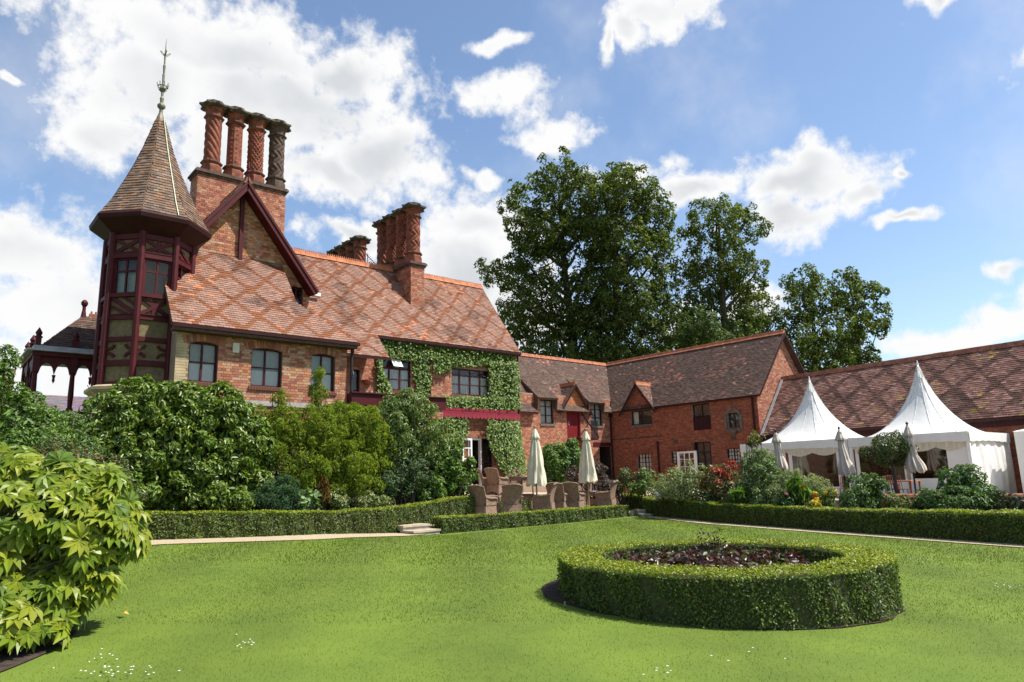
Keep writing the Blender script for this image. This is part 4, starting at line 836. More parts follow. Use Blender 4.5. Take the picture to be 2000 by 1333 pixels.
# dormer gables
def dormer(kind, apex, halfw, rise, depth, pal, fr, base):
    """small gabled roof: apex point on the wall face, ridge running back into the main roof"""
    ap = np.array(apex, float); bk = np.array([0, 1, 0.]) if kind == 'Y' else np.array([1, 0, 0.]); sd = np.array([1, 0, 0.]) if kind == 'Y' else np.array([0, 1, 0.])
    for s in (-1, 1):
        e = ap+sd*s*halfw-np.array([0, 0, rise])-bk*.22; t = ap-bk*.22; A, B, T = e, e+bk*depth, t; roof_plane(sr, st_, A, B, T, [A, B, t+bk*depth, t], stable_tint(20+s), thick=.07)
        sm.prism([e-bk*.03-np.array([0, 0, .02]), t-bk*.03-np.array([0, 0, .02]), t-bk*.03-np.array([0, 0, .19]), e-bk*.03-np.array([0, 0, .16])], bk*.028)
    tri = [ap-sd*halfw*.86-np.array([0, 0, rise*.92]), ap+sd*halfw*.86-np.array([0, 0, rise*.92]), ap-np.array([0, 0, .08])]; sw_.prism(tri, bk*depth*.5)
    u = ap @ sd; z = ap[2]; bricks(sb, fr, [(u-halfw*.84, z-rise*.92), (u+halfw*.84, z-rise*.92), (u, z-.12)], (), pal)
    ridge_run(stable, SO, 'ridge', ap-bk*.22+np.array([0, 0, .05]), ap+bk*(depth-.2)+np.array([0, 0, .05]), .11)
ap = pY(1119, 750, SY-.02); dormer('Y', (ap[0], SY-.03, ap[2]), 1.33, 1.75, 2.1, [(.44,.17,.07),(.40,.15,.06)], front(SY-.03), 0)
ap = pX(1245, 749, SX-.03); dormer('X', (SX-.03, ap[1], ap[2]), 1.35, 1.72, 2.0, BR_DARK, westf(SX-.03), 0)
sm.box((ex-.03, GYs-.2, EZ-.1), (ex, SY-1, EZ-.01)); sm.box((20.3, ey-.05, EZ-.39), (d0, ey-.02, EZ-.30))
for s in (-1, 1): sm.prism([(RXs, GYs-.29, SZ-.02), (RXs+s*3.05, GYs-.29, EZ-.02), (RXs+s*3.05, GYs-.29, EZ-.14), (RXs, GYs-.29, SZ-.2)], (0, .03, 0))
sw_.build('wall', M['mortar'], stable, SO); sb.build('brickwork', M['brick'], stable, SO, tint=True, kind='stuff'); sro = sr.build('roof', M['underlay'], stable, SO); st_.build('roof_tiling', M['tile'], sro, SO, tint=True, kind='stuff')
ridge_run(sro, SO, 'ridge_stable', (20.3, RYs, SZ+.06), (RXs-.1, RYs, SZ+.06), .16); ridge_run(sro, SO, 'ridge_stable', (RXs, GYs-.25, SZ+.06), (RXs, RYs-.1, SZ+.06), .16, crest=.04); sm.build('fascia', M['maroond'], stable, SO)
ch = MB(); q = pD(1345, 702, 50)
# ------------------------------------------------------------------ the barn behind the marquees
BO = (33, 8, .6); barn = thing('barn', BO, 'long low barn with diamond-patterned weathered tile roof behind the white marquees', 'barn')
bd = np.array([-1.16, -11.1, 0]); bd /= np.linalg.norm(bd); r0 = np.array([34.46, 19.05, 6.39]); e0 = np.array([31.9, 19.05, 3.38]); L = 27.
bw_, bt_, bwl = MB(), MB(), MB(); roof_plane(bw_, bt_, e0+bd*L, e0, r0, [e0+bd*L, e0, r0, r0+bd*L], barn_tint(41), gauge=.11, width=.17)
bk0 = r0+(r0-e0)*np.array([1, 1, 0])+np.array([0, 0, e0[2]-r0[2]]); bw_.prism([r0, r0+bd*L, bk0+bd*L, bk0], (0, 0, -.1)); perp = np.array([.995, -.1, 0])
w0 = e0+perp*.35; w0[2] = .5; bwl.prism([w0, w0+bd*L, w0+bd*L+np.array([0, 0, 2.75]), w0+np.array([0, 0, 2.75])], perp*.25); bwl.box((36.8, -8, .5), (37, 19, 3.2)); bwo = bwl.build('wall', M['mortar'], barn, BO)
bb = MB(); frb = Fr(w0*np.array([1, 1, 0]), -bd, -perp); bricks(bb, frb, [(-L, .6), (0, .6), (0, 3.2), (-L, 3.2)], (), BR_DARK); bb.build('brickwork', M['brick'], bwo, BO, tint=True, kind='stuff')
bro = bw_.build('roof', M['underlay'], barn, BO); bt_.build('roof_tiling', M['tile'], bro, BO, tint=True, kind='stuff')
ridge_run(bro, BO, 'ridge_dark', r0+np.array([0, 0, .05]), r0+bd*L+np.array([0, 0, .05]), .14)
fl = MB(); nn = np.cross(bd, (r0-e0)/np.linalg.norm(r0-e0)); nn = nn if nn[2] > 0 else -nn; sd = bd*.16; fl.prism([e0+nn*.03, r0+nn*.03, r0+sd+nn*.03, e0+sd+nn*.03], nn*.02); fl.build('flashing', M['lead'], bro, BO)
gu = MB(); gu.bar(e0+np.array([-.06, 0, -.08]), e0+bd*L+np.array([-.06, 0, -.08]), .12, .10); gu.bar(e0+perp*.2+np.array([0, 0, -.22]), e0+bd*L+perp*.2+np.array([0, 0, -.22]), .06, .22); gu.build('gutter', M['maroond'], bro, BO)
# ------------------------------------------------------------------ far slate roof beyond the veranda
q0, q1 = pD(-60, 770, 46), pD(240, 778, 52); fo = thing('distant_building', (q0[0], q0[1], 0), 'far purple slate roof with a brick chimney beyond the veranda', 'building')
off = (q0[0], q0[1], 0); dv = q1-q0; dv[2] = 0; dvn = dv/np.linalg.norm(dv); bk = np.array([-dvn[1], dvn[0], 0]); zr = (q0[2]+q1[2])/2; a = q0-bk*4.2; b = q1-bk*4.2; fr_, ft = MB(), MB()
A = np.array([a[0], a[1], zr-3]); B = np.array([b[0], b[1], zr-3]); T = np.array([q0[0], q0[1], zr])
roof_plane(fr_, ft, A, B, T, [A, B, (q1[0], q1[1], zr), T], lambda u, v: tuple(x*random.uniform(.8, 1.2) for x in (.16, .12, .14)), gauge=.22, width=.3, lift=.02)
fr_.prism([T, (q1[0], q1[1], zr), (q1+bk*4)*np.array([1, 1, 0])+np.array([0, 0, zr-3]), (q0+bk*4)*np.array([1, 1, 0])+np.array([0, 0, zr-3])], (0, 0, -.1))
frw = MB(); frw.prism([A*np.array([1, 1, 0])+bk*.3, B*np.array([1, 1, 0])+bk*.3, B+bk*.3+np.array([0, 0, .1]), A+bk*.3+np.array([0, 0, .1])], bk*7.4); frw.build('wall', M['brick'], fo, off, tint=False)
fro = fr_.build('roof', M['underlay'], fo, off); ft.build('roof_slating', M['slate'], fro, off, tint=True, kind='stuff')
fc_ = MB(); q = pD(8, 735, 47); fc_.box((q[0]-.5, q[1]-.4, zr-2.5), (q[0]+.5, q[1]+.4, q[2]+.3)); fc_.box((q[0]-.58, q[1]-.48, q[2]+.3), (q[0]+.58, q[1]+.48, q[2]+.45)); fc_.lathe((q[0], q[1], q[2]+.45), [(.22, 0), (.18, .5), (.22, .55)], 10); fc_.build('chimney', M['terra'], fo, off)
# ------------------------------------------------------------------ ground, lawn, paths, beds
def sheet(name, xs, ys, hf, m, keep=None, kind='structure'):
    X, Y = np.meshgrid(xs, ys); Z = hf(X, Y); nx, ny = len(xs), len(ys)
    v = np.stack([X, Y, Z], 2).reshape(-1, 3); i = np.arange(ny-1)[:, None]*nx+np.arange(nx-1)[None]; i = i.ravel()
    if keep is not None: cx = (X[:-1, :-1]+X[1:, 1:])/2; cy = (Y[:-1, :-1]+Y[1:, 1:])/2; i = i[keep(cx, cy).ravel()]
    f = np.concatenate([np.stack([i, i+1, i+nx+1], 1), np.stack([i, i+nx+1, i+nx], 1)]); o = fast_mesh(name, v, f, np.ones((len(f), 3)), m); o['kind'] = kind; return o
xs = np.concatenate([[-3000, -800, -250, -90], np.arange(-50, 61, 2.), [100, 260, 800, 3000]])
def gz(X, Y):
    near = lawn_h(X, Y)-.12; far = np.clip((np.hypot(X-10, Y-10)-35)/20, 0, 1); z = near*(1-far)+.3*far
    return np.where((X > -50) & (X < 62) & (Y > 22) & (far < .6), .22, z)
sheet('ground', xs, xs, gz, M['ground'])
def lawn_mask(x, y):
    y_b = np.interp(x, [-20, 3.7, 7.1, 9.75, 10.4, 11.2, 20.6], [15.65, 15.65, 15.4, 15.95, 16.35, 16.3, 17.0]); x_r = np.interp(y, [-20, 0, 4.7, 8.8, 13.1, 16.5], [15.2, 15.7, 16.55, 17.4, 18.45, 19.8])
    return (y < y_b) & (x < x_r)
RC, RO, RI = np.array([7.84, 5.43]), 1.99, 1.47
BED = (7.95, 5.60, 2.14); FB = (-.62, 8.45, 1.95)
sheet('lawn', np.arange(-16, 22, .5), np.arange(-16, 18, .5), lawn_h, M['lawn'])
def disc(name, c, r, m, dz, n=48, wob=.05, kind='structure'):
    mb = MB(); pts = []
    for k in range(n): a = 2*math.pi*k/n; rr = r*(1+wob*math.sin(3*a+1)*.5+random.uniform(-.012, .012)); pts.append((c[0]+rr*math.cos(a), c[1]+rr*math.sin(a)))
    for q in range(5):
        ra, rb_ = q/5, (q+1)/5
        for k in range(n):
            P = []
            for (pt, s) in ((pts[k], ra), (pts[k], rb_), (pts[(k+1) % n], rb_), (pts[(k+1) % n], ra)): x, y = c[0]+(pt[0]-c[0])*s, c[1]+(pt[1]-c[1])*s; P.append((x, y, float(lawn_h(x, y))+dz))
            mb.quad(*P)
    return mb.build(name, m, None, kind=kind)
disc('flower_bed_soil', BED[:2], BED[2], M['soil'], .012); disc('shrub_bed_soil', FB[:2], FB[2], M['soil'], .012)
def strip(name, inner, outer, m, dz):
    mb = MB(); n = 60
    ti = np.linspace(0, 1, n); ip = np.stack([np.interp(ti, np.linspace(0, 1, len(inner)), [p[k] for p in inner]) for k in (0, 1)], 1); op = np.stack([np.interp(ti, np.linspace(0, 1, len(outer)), [p[k] for p in outer]) for k in (0, 1)], 1)
    for i in range(n-1):
        for s in range(3):
            P = [(ip[j]*(1-w)+op[j]*w) for j, w in ((i, s/3), (i+1, s/3), (i+1, (s+1)/3), (i, (s+1)/3))]; mb.quad(*[(p[0], p[1], float(lawn_h(p[0], p[1]))+dz) for p in P])
    return mb.build(name, m, None, kind='structure')
strip('gravel_path', [(-14, 15.65), (3.7, 15.65), (7.1, 15.4), (9.75, 15.95), (10.5, 16.4)], [(-14, 17.0), (3.7, 16.9), (7.1, 16.9), (9.75, 17.2), (11.3, 17.0)], M['gravel'], .016)
strip('gravel_path', [(15.2, -16), (15.7, 0), (16.55, 4.7), (17.4, 8.8), (18.45, 13.1), (19.8, 16.5)], [(16.1, -16), (16.5, 0), (17.35, 4.7), (18.2, 8.8), (19.3, 13.1), (20.9, 16.9)], M['gravel'], .016)
def slab(name, pts, z0, z1, m): mb = MB(); mb.prism([(x, y, z0) for x, y in pts], (0, 0, z1-z0)); return mb.build(name, m, None, kind='structure')
slab('planting_bed', [(-20, 16.9), (3, 16.9), (9.6, 17.4), (13.9, 18.8), (13.9, 24), (-20, 24)], .1, .42, M['soil'])
slab('patio', [(11.3, 17.35), (20.6, 17.55), (21.2, 21), (13.9, 21), (13.9, 18.85), (11.0, 17.9)], .0, .35, M['paving'])
slab('terrace', [(13.9, 21.05), (22, 21.05), (22, 29), (20, 29), (20, 24), (13.9, 24)], .0, .95, M['paving'])
slab('courtyard', [(22.01, 17.6), (32.05, 17.6), (32.05, 29.2), (22.01, 29.2)], .0, .8, M['gravel'])
slab('planting_bed', [(17.0, -16), (17.6, 4.7), (18.5, 8.8), (19.6, 13.1), (21.0, 16.9), (22.0, 17.59), (24.3, 17.59), (22.9, -16)], .0, .34, M['soil'])
slab('courtyard', [(23.0, -16), (24.31, 17.59), (32.2, 17.59), (31.5, -16)], .0, .6, M['paving'])
rw_ = MB(); rw_.box((13.9, 20.99, .3), (20.6, 21.05, .93)); rwt = thing('retaining_wall', (17, 21, .35), 'low brick retaining wall between the patio and the upper terrace', 'wall'); rw_.build('wall', M['mortar'], rwt, (17, 21, .35))
rb = MB(); bricks(rb, front(20.985), [(13.9, .36), (20.6, .36), (20.6, .93), (13.9, .93)], (), BR_DARK); rb.build('brickwork', M['brick'], rwt, (17, 21, .35), tint=True, kind='stuff')
# grass
def grass(n, xr, yr, h, w, name):
    P = np.stack([rng.uniform(*xr, n), rng.uniform(*yr, n)], 1)
    d = (P @ np.array([FW[0], FW[1]]))/math.hypot(FW[0], FW[1]); r = P @ RT[:2]
    k = lawn_mask(P[:, 0], P[:, 1]) & (d > 2.6) & (np.abs(r) < d*.80+1.0)
    k &= np.hypot(P[:, 0]-BED[0], P[:, 1]-BED[1]) > BED[2]-.02; k &= np.hypot(P[:, 0]-FB[0], P[:, 1]-FB[1]) > FB[2]-.02
    return P[k], d[k]
Ps, hs, ws = [], [], []
for (n, dmin, dmax, h, w) in ((1300000, 2.6, 7.5, .018, .0046), (900000, 7.5, 12, .023, .008), (420000, 12, 30, .034, .014)):
    P, d = grass(n, (-4, 21), (-3, 17), h, w, ''); k = (d >= dmin) & (d < dmax); k &= rng.uniform(0, 1, len(P)) < .62
    Ps.append(P[k]); hs.append(np.full(k.sum(), h)); ws.append(np.full(k.sum(), w))
P = np.concatenate(Ps); h = np.concatenate(hs); w = np.concatenate(ws); n = len(P)
g1 = np.sin(P[:, 0]*.9+np.sin(P[:, 1]*.7)*1.5)*np.sin(P[:, 1]*1.1+P[:, 0]*.3); g2 = np.sin(P[:, 0]*2.3+1+np.sin(P[:, 1]*1.9)*1.2)*np.sin(P[:, 1]*2.7-P[:, 0]*.8); stripe = np.tanh(2.2*np.sin((P[:, 0]*.80-P[:, 1]*.60)*math.pi/1.15+.25*np.sin(P[:, 1]*.6)))
h = h*rng.uniform(.55, 1.25, n)*(1+.12*g1); z = lawn_h(P[:, 0], P[:, 1]); a = rng.uniform(0, 2*math.pi, n); lean = rng.uniform(.1, .9, n); la = rng.uniform(0, 2*math.pi, n)
ld_ = np.stack([np.cos(la), np.sin(la)], 1)*lean[:, None]+np.array([.60, .80])*(.35*stripe)[:, None]
base = np.column_stack([P, z-.004]); s_ = np.column_stack([np.cos(a), np.sin(a), np.zeros(n)])*w[:, None]*.5; tip = base+np.column_stack([ld_*h[:, None]*.8, h])
V = np.stack([base-s_, base+s_, tip], 1).reshape(-1, 3); Fc = np.arange(3*n).reshape(-1, 3)
gt_ = pick([(.116, .162, .012), (.130, .172, .015), (.100, .148, .011), (.145, .184, .021), (.158, .182, .034)], n, .14)*(1+.13*g1[:, None]+.12*g2[:, None]); dry = rng.uniform(0, 1, n) < .03; gt_[dry] = (.26, .23, .09)
gr_o = fast_mesh('grass', V, Fc, gt_, M['blade']); tag(gr_o, 'short mown green grass covering the garden lawn', 'grass', kind='stuff')
# daisies and a fallen leaf
dm = MB()
def daisy(x, y):
    z = float(lawn_h(x, y))+random.uniform(.035, .055); r = random.uniform(.008, .012)
    dm.add([(x, y, z+.003)]+[(x+r*math.cos(k*1.047), y+r*math.sin(k*1.047), z+.002*math.sin(k*2)) for k in range(6)], [(0, k+1, (k+1) % 6+1) for k in range(6)], (.85, .85, .82))
for (px_, py_, n_, sx, sy) in ((215, 1320, 30, 50, 9), (205, 1292, 8, 20, 12), (480, 1266, 12, 14, 6), (1120, 1186, 16, 12, 3), (1100, 1062, 30, 30, 3), (1300, 1322, 7, 20, 6), (1800, 1098, 12, 25, 4), (1965, 1152, 10, 12, 4), (1500, 1300, 5, 40, 15), (700, 1090, 12, 200, 15), (950, 1120, 6, 80, 20)):
    for _ in range(n_):
        q = pH(px_+random.gauss(0, sx), min(1332, py_+random.gauss(0, sy)))
        if lawn_mask(q[0], q[1]) and math.hypot(q[0]-BED[0], q[1]-BED[1]) > BED[2]+.03: daisy(q[0], q[1])
tag(dm.build('daisies', M['petal'], tint=True), 'small white daisies scattered over the lawn', 'flowers', kind='stuff')
q = pH(237, 1207); yl = MB(); c = []
for k in range(9): a = -2+k*.5; r = .075*(1 if k % 2 else .6); c.append((q[0]+r*math.cos(a), q[1]+r*math.sin(a), q[2]+.05+.02*math.sin(k*1.7)))
yl.add([(q[0], q[1], q[2]+.045)]+c, [(0, k+1, k+2) for k in range(8)], (.75, .50, .09)); tag(yl.build('fallen_leaf', M['petal'], tint=True), 'curled yellow leaf lying on the lawn beside the big-leaved shrub', 'leaf')
# ------------------------------------------------------------------ clipped hedges
HC = [(.095, .145, .014), (.08, .125, .014), (.115, .16, .018), (.065, .105, .012)]; HT = [(.25, .29, .018), (.22, .27, .018), (.28, .30, .025), (.17, .23, .018)]  # HT for tops: new growth, with sunlit brightness put into the colour
def hedge(label, path, tops, width, dens, size, zbase=None, dens_top=1.2):
    pth = np.array(path, float); seg = np.linalg.norm(np.diff(pth, axis=0), axis=1); cum = np.concatenate([[0], np.cumsum(seg)]); L = cum[-1]
    def at(s): return np.stack([np.interp(s, cum, pth[:, 0]), np.interp(s, cum, pth[:, 1])], -1), np.interp(s, cum, tops)
    def nrm(s): a, _ = at(np.clip(s-.1, 0, L)); b, _ = at(np.clip(s+.1, 0, L)); d = unit(b-a); return np.stack([d[:, 1], -d[:, 0]], 1), d
    m = path[len(path)//2]; off = (m[0], m[1], float(lawn_h(*m))); t = thing('clipped_hedge', off, label, 'hedge')
    core = MB(); N = max(12, int(L/.35)); S = np.linspace(0.04, L-.04, N); c, tp = at(S); nn, _ = nrm(S); zb = lawn_h(c[:, 0], c[:, 1])-.1
    ring = lambda i: [np.append(c[i]+nn[i]*sg*(width/2-.055), z_) for sg, z_ in ((-1, zb[i]), (-1, tp[i]-.05), (1, tp[i]-.05), (1, zb[i]))]
    for i in range(N-1):
        a, b = ring(i), ring(i+1)
        for k in range(3): core.quad(a[k], a[k+1], b[k+1], b[k])
    core.quad(*ring(0)); core.quad(*ring(N-1)); core.build('branchwork', M['hedgecore'], t, off)
    Pn, Nn, Sz, Cl = [], [], [], []
    hgt = (tp-zb).mean(); nside = int(L*hgt*dens)
    for sg in (-1, 1):
        s = rng.uniform(0, L, nside); cc, tt = at(s); n2, _ = nrm(s); z0 = lawn_h(cc[:, 0], cc[:, 1])-.02; zz = z0+(tt-z0)*rng.uniform(0, 1, nside)**.9
        bump = .022*np.sin(s*7+zz*5)+.018*np.sin(s*17+3*zz); o_ = width/2-.02+bump+rng.normal(0, .018, nside)-.03*((zz-tt > -.05))
        Pn.append(np.column_stack([cc+n2*(sg*o_)[:, None], zz])); Nn.append(np.column_stack([n2*sg, np.full(nside, .25)])); Cl.append(pick(HC, nside, .2)*np.where(zz > tt-.045, 1.5, 1)[:, None])  # upper rim of the sides lightened, sun painted in as on top
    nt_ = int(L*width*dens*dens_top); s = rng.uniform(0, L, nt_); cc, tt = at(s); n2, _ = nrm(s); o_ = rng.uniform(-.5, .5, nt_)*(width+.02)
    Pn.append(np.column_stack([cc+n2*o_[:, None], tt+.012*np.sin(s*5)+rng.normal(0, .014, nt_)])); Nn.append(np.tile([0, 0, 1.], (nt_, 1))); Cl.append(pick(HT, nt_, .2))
    for s0, sgn in ((0, -1), (L, 1)):
        ne = int(width*hgt*dens); s = np.full(ne, s0*1.); cc, tt = at(s); n2, d2 = nrm(s); z0 = lawn_h(cc[:, 0], cc[:, 1]); zz = z0+(tt-z0)*rng.uniform(0, 1, ne); o_ = rng.uniform(-.5, .5, ne)*width
        Pn.append(np.column_stack([cc+n2*o_[:, None]+d2*(sgn*rng.normal(0, .02, ne))[:, None], zz])); Nn.append(np.column_stack([d2*sgn, np.full(ne, .2)])); Cl.append(pick(HC, ne, .2))
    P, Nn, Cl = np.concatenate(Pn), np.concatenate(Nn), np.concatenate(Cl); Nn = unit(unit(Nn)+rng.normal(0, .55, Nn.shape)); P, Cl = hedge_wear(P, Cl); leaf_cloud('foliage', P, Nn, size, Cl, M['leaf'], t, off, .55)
    return t
def hedge_wear(P, Cl):
    """uneven growth and odd brownish leaves"""
    w = np.sin(P[:, 0]*2.1+np.sin(P[:, 1]*1.7)*2)*np.sin(P[:, 1]*2.6+P[:, 2]*3+P[:, 0]*.7); w2 = np.sin(P[:, 0]*9+P[:, 1]*4)*np.sin(P[:, 1]*11-P[:, 0]*3+P[:, 2]*14)
    Cl = Cl*(1+.14*w+.10*w2)[:, None]; b = rng.uniform(0, 1, len(P)) < .02+.05*(w < -.7); Cl[b] = np.array([.12, .085, .03]); P = P.copy(); P[:, 2] += .014*w; return P, Cl
def leaf_cloud(name, P, Nn, size, Cl, m, parent, off, aspect):
    global pick
    n = len(P); size = size*rng.uniform(.7, 1.3, n); A = rng.normal(0, 1, (n, 3)); A = unit(A-Nn*np.sum(A*Nn, 1, keepdims=True)); S = np.cross(Nn, A); L = size[:, None]
    v = np.stack([P-A*L*.5, P+S*L*aspect*.5+Nn*L*.1, P+A*L*.5, P-S*L*aspect*.5+Nn*L*.1], 1).reshape(-1, 3); b = (np.arange(n)*4)[:, None]
    f = np.concatenate([b+np.array([[0, 1, 2]]), b+np.array([[0, 2, 3]])], 1).reshape(-1, 3); return fast_mesh(name, v, f, np.repeat(np.clip(Cl, .004, 1), 2, 0), m, parent, off, 'stuff')
M['hedgecore'] = mat('hedge_twigs', (.05, .055, .02), .95, var=.4, scale=20, bump=1., bscale=40)
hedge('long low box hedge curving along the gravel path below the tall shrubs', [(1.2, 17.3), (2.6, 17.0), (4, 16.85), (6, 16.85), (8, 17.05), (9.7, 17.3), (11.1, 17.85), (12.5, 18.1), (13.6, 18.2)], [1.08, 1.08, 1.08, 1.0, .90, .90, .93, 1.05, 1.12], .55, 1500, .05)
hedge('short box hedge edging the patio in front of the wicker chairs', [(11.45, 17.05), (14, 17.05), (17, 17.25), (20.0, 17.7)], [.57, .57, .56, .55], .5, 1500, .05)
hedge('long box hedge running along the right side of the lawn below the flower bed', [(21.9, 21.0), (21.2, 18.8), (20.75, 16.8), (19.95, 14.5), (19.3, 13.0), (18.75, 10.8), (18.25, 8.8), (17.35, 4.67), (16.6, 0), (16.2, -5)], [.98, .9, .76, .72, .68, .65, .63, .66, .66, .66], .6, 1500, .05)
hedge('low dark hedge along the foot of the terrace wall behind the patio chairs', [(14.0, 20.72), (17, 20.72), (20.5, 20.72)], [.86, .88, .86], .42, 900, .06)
# ring hedge with its dark planting
def ring_hedge():
    c = RC; zb = float(lawn_h(*c)); zt = .615; off = (c[0], c[1], zb); t = thing('ring_hedge', off, 'round clipped box hedge forming a ring on the lawn around dark plants', 'hedge'); mid, wd = (RO+RI)/2, RO-RI
    core = MB(); core.lathe((c[0], c[1], 0), [(RO-.05, zb-.1), (RO-.04, zt-.05), (RI+.05, zt-.05), (RI+.05, zb-.1)], 64, cap=False); core.build('branchwork', M['hedgecore'], t, off)
    Pn, Nn, Cl = [], [], []
    for R, sg, n in ((RO, 1, 26000), (RI, -1, 13000)):
        a = rng.uniform(0, 2*math.pi, n); zz = zb-.04+(zt-zb+.03)*rng.uniform(0, 1, n)**.85; bump = .02*np.sin(a*19+zz*6)+.014*np.sin(a*43+zz*9)+.012*np.sin(a*7)
        r = R+sg*(bump-.025)+rng.normal(0, .014, n); Pn.append(np.column_stack([c[0]+r*np.cos(a), c[1]+r*np.sin(a), zz])); Nn.append(np.column_stack([np.cos(a)*sg, np.sin(a)*sg, np.full(n, .25)])); Cl.append(pick(HC, n, .2)*np.where(zz > zt-.04, 1.6, 1)[:, None])  # ring rim lightened likewise, sunlight put into the tint
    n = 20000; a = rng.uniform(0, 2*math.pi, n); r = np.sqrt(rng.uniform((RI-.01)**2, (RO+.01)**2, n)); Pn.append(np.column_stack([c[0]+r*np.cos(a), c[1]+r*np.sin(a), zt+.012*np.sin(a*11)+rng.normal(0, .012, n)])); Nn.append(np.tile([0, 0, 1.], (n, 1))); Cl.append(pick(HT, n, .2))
    P, Nn, Cl = np.concatenate(Pn), np.concatenate(Nn), np.concatenate(Cl); P, Cl = hedge_wear(P, Cl); leaf_cloud('foliage', P, unit(unit(Nn)+rng.normal(0, .5, Nn.shape)), .031, Cl, M['leaf'], t, off, .6)
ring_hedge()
n = 5200; a = rng.uniform(0, 2*math.pi, n); r = np.sqrt(rng.uniform(0, 1.12**2, n)); cl = rng.integers(0, 70, n); ca = rng.uniform(0, 2*math.pi, 70); cr_ = np.sqrt(rng.uniform(0, 1.15**2, 70)); chh = rng.uniform(.28, .46, 70)+.12*(1-cr_/1.3)
P = np.column_stack([RC[0]+cr_[cl]*np.cos(ca[cl])+rng.normal(0, .085, n), RC[1]+cr_[cl]*np.sin(ca[cl])+rng.normal(0, .085, n), .13+chh[cl]*rng.uniform(.45, 1.05, n)]); bt_leaf = rng.uniform(0, 1, n) < .12
cc = pick([(.075, .026, .022), (.05, .018, .018), (.10, .034, .028), (.045, .03, .022)], n, .25); cc[bt_leaf] = pick([(.09, .15, .03)], int(bt_leaf.sum()), .2)
dpl = thing('dark_bedding_plants', (RC[0], RC[1], .13), 'dark purple leaved bedding plants filling the round hedge', 'plants'); leaf_cloud('foliage', P, unit(rng.normal(0, .6, (n, 3))+np.array([0, 0, .8])), .085, cc, M['gloss'], dpl, (RC[0], RC[1], .13), .5)
for _ in range(4):
    aa, rr = random.uniform(0, 6.28), random.uniform(0, .8); n = 24; hh = random.uniform(.5, .72); P = np.column_stack([RC[0]+.45+rr*math.cos(aa)+rng.normal(0, .03, n), RC[1]+.35+rr*math.sin(aa)+rng.normal(0, .03, n), .2+hh*rng.uniform(.5, 1, n)]); leaf_cloud('shoot', P, unit(rng.normal(0, .6, (n, 3))+np.array([0, 0, .6])), .07, pick([(.05, .016, .022)], n, .25), M['gloss'], dpl, (RC[0], RC[1], .13), .4)
# ------------------------------------------------------------------ shrubs
def LB(px_, py_, D, rx, ry=None, dz=1.0):
    c = pD(px_, py_, D); k = D/FPX; ry = ry or rx; return (c[0], c[1], c[2], rx*k, rx*k*dz, ry*k)
def LY(px_, py_, Y, rx, ry=None, b=.85):
    c = pY(px_, py_, Y); k = ((c-EYE) @ FW)/FPX; ry = ry or rx; r = rx*k; b = min(b, r*1.1); a = math.sqrt(max(r*r-(b*.644)**2, (.5*r)**2))/.765; return (c[0], c[1], c[2], a, b, ry*k)
G1 = [(.115, .18, .022), (.14, .21, .026), (.085, .145, .018), (.175, .24, .034)]
bush('glossy_shrub', 'huge dark glossy-leaved evergreen shrub in front of the turret', 'shrub', [LY(300,805,18.6,110,62), LY(410,815,18.6,85,60), LY(225,850,18.7,65,75), LY(330,890,18.5,120,90,.9), LY(450,880,18.6,75,85), LY(500,880,18.7,32,55), LY(250,950,18.4,70,55), LY(400,955,18.4,105,55,.8), LY(490,945,18.5,36,45)], 24000, .15, G1, M['gloss'], .40, .55, .13, 9, zbase=.42)
B_ = [(.22, .29, .03), (.19, .265, .026), (.27, .325, .042), (.145, .215, .024)]
bush('bamboo', 'tall feathery yellow-green bamboo clump below the brick wing windows', 'bamboo', [LY(560,835,18.8,38,45), LY(620,850,18.6,60,55), LY(700,845,18.7,56,50), LY(660,835,18.9,60,45), LY(740,880,18.8,34,70), LY(590,910,18.4,55,70), LY(680,925,18.4,75,65), LY(548,790,18.8,12,28,.3), LY(622,752,18.9,11,46,.3), LY(616,800,18.9,18,36,.4), LY(505,825,18.9,16,30,.4), LY(540,860,18.6,28,55,.6), LY(655,800,18.9,10,22,.3), LY(720,805,18.9,12,18,.3)], 29000, .12, B_, M['matte'], .14, .8, .105, 9, zbase=.42, up=.2)
bush('weeping_shrub', 'arching shrub with drooping grey-green leaves beside the crimson awning', 'shrub', [LY(790,800,18.9,42,35,.6), LY(820,850,18.9,52,60,.6), LY(770,850,18.8,45,60,.6), LY(852,875,18.9,32,40,.5), LY(880,905,19,20,30,.5)], 9000, .15, [(.105, .165, .034), (.135, .195, .045), (.08, .13, .025), (.22, .26, .11)], M['gloss'], .22, 1.1, .14, 10, zbase=.42, up=.1)
bush('green_shrub', 'mid green leafy shrub beside the white door and the patio', 'shrub', [LY(860,920,18.9,40,50,.5), LY(900,940,19.0,32,36,.5), LY(835,955,18.8,36,30,.5), LY(880,890,19.0,25,30,.5), LY(912,915,19.1,14,20,.4)], 6000, .12, [(.09, .16, .022), (.115, .19, .028), (.065, .12, .018)], M['leaf'], .45, .3, .11, 10, zbase=.42)
bush('arching_shrub', 'dark arching shrub with layered twigs between bamboo and green shrub', 'shrub', [LY(780,925,18.5,42,50,.5), LY(815,920,18.7,30,45,.5), LY(755,955,18.3,30,34,.45)], 5200, .085, [(.05, .09, .03), (.07, .115, .04), (.04, .07, .022)], M['leaf'], .35, .2, .10, 10, zbase=.42)
bush('blue_green_conifer', 'low feathery blue-green plant behind the left hedge', 'plant', [LY(540,968,17.9,45,35,.4), LY(578,980,17.9,30,25,.4), LY(505,980,17.9,25,22,.4)], 4600, .085, [(.06, .12, .06), (.075, .14, .07), (.045, .09, .04)], M['matte'], .16, -.6, .10, 10, zbase=.42)
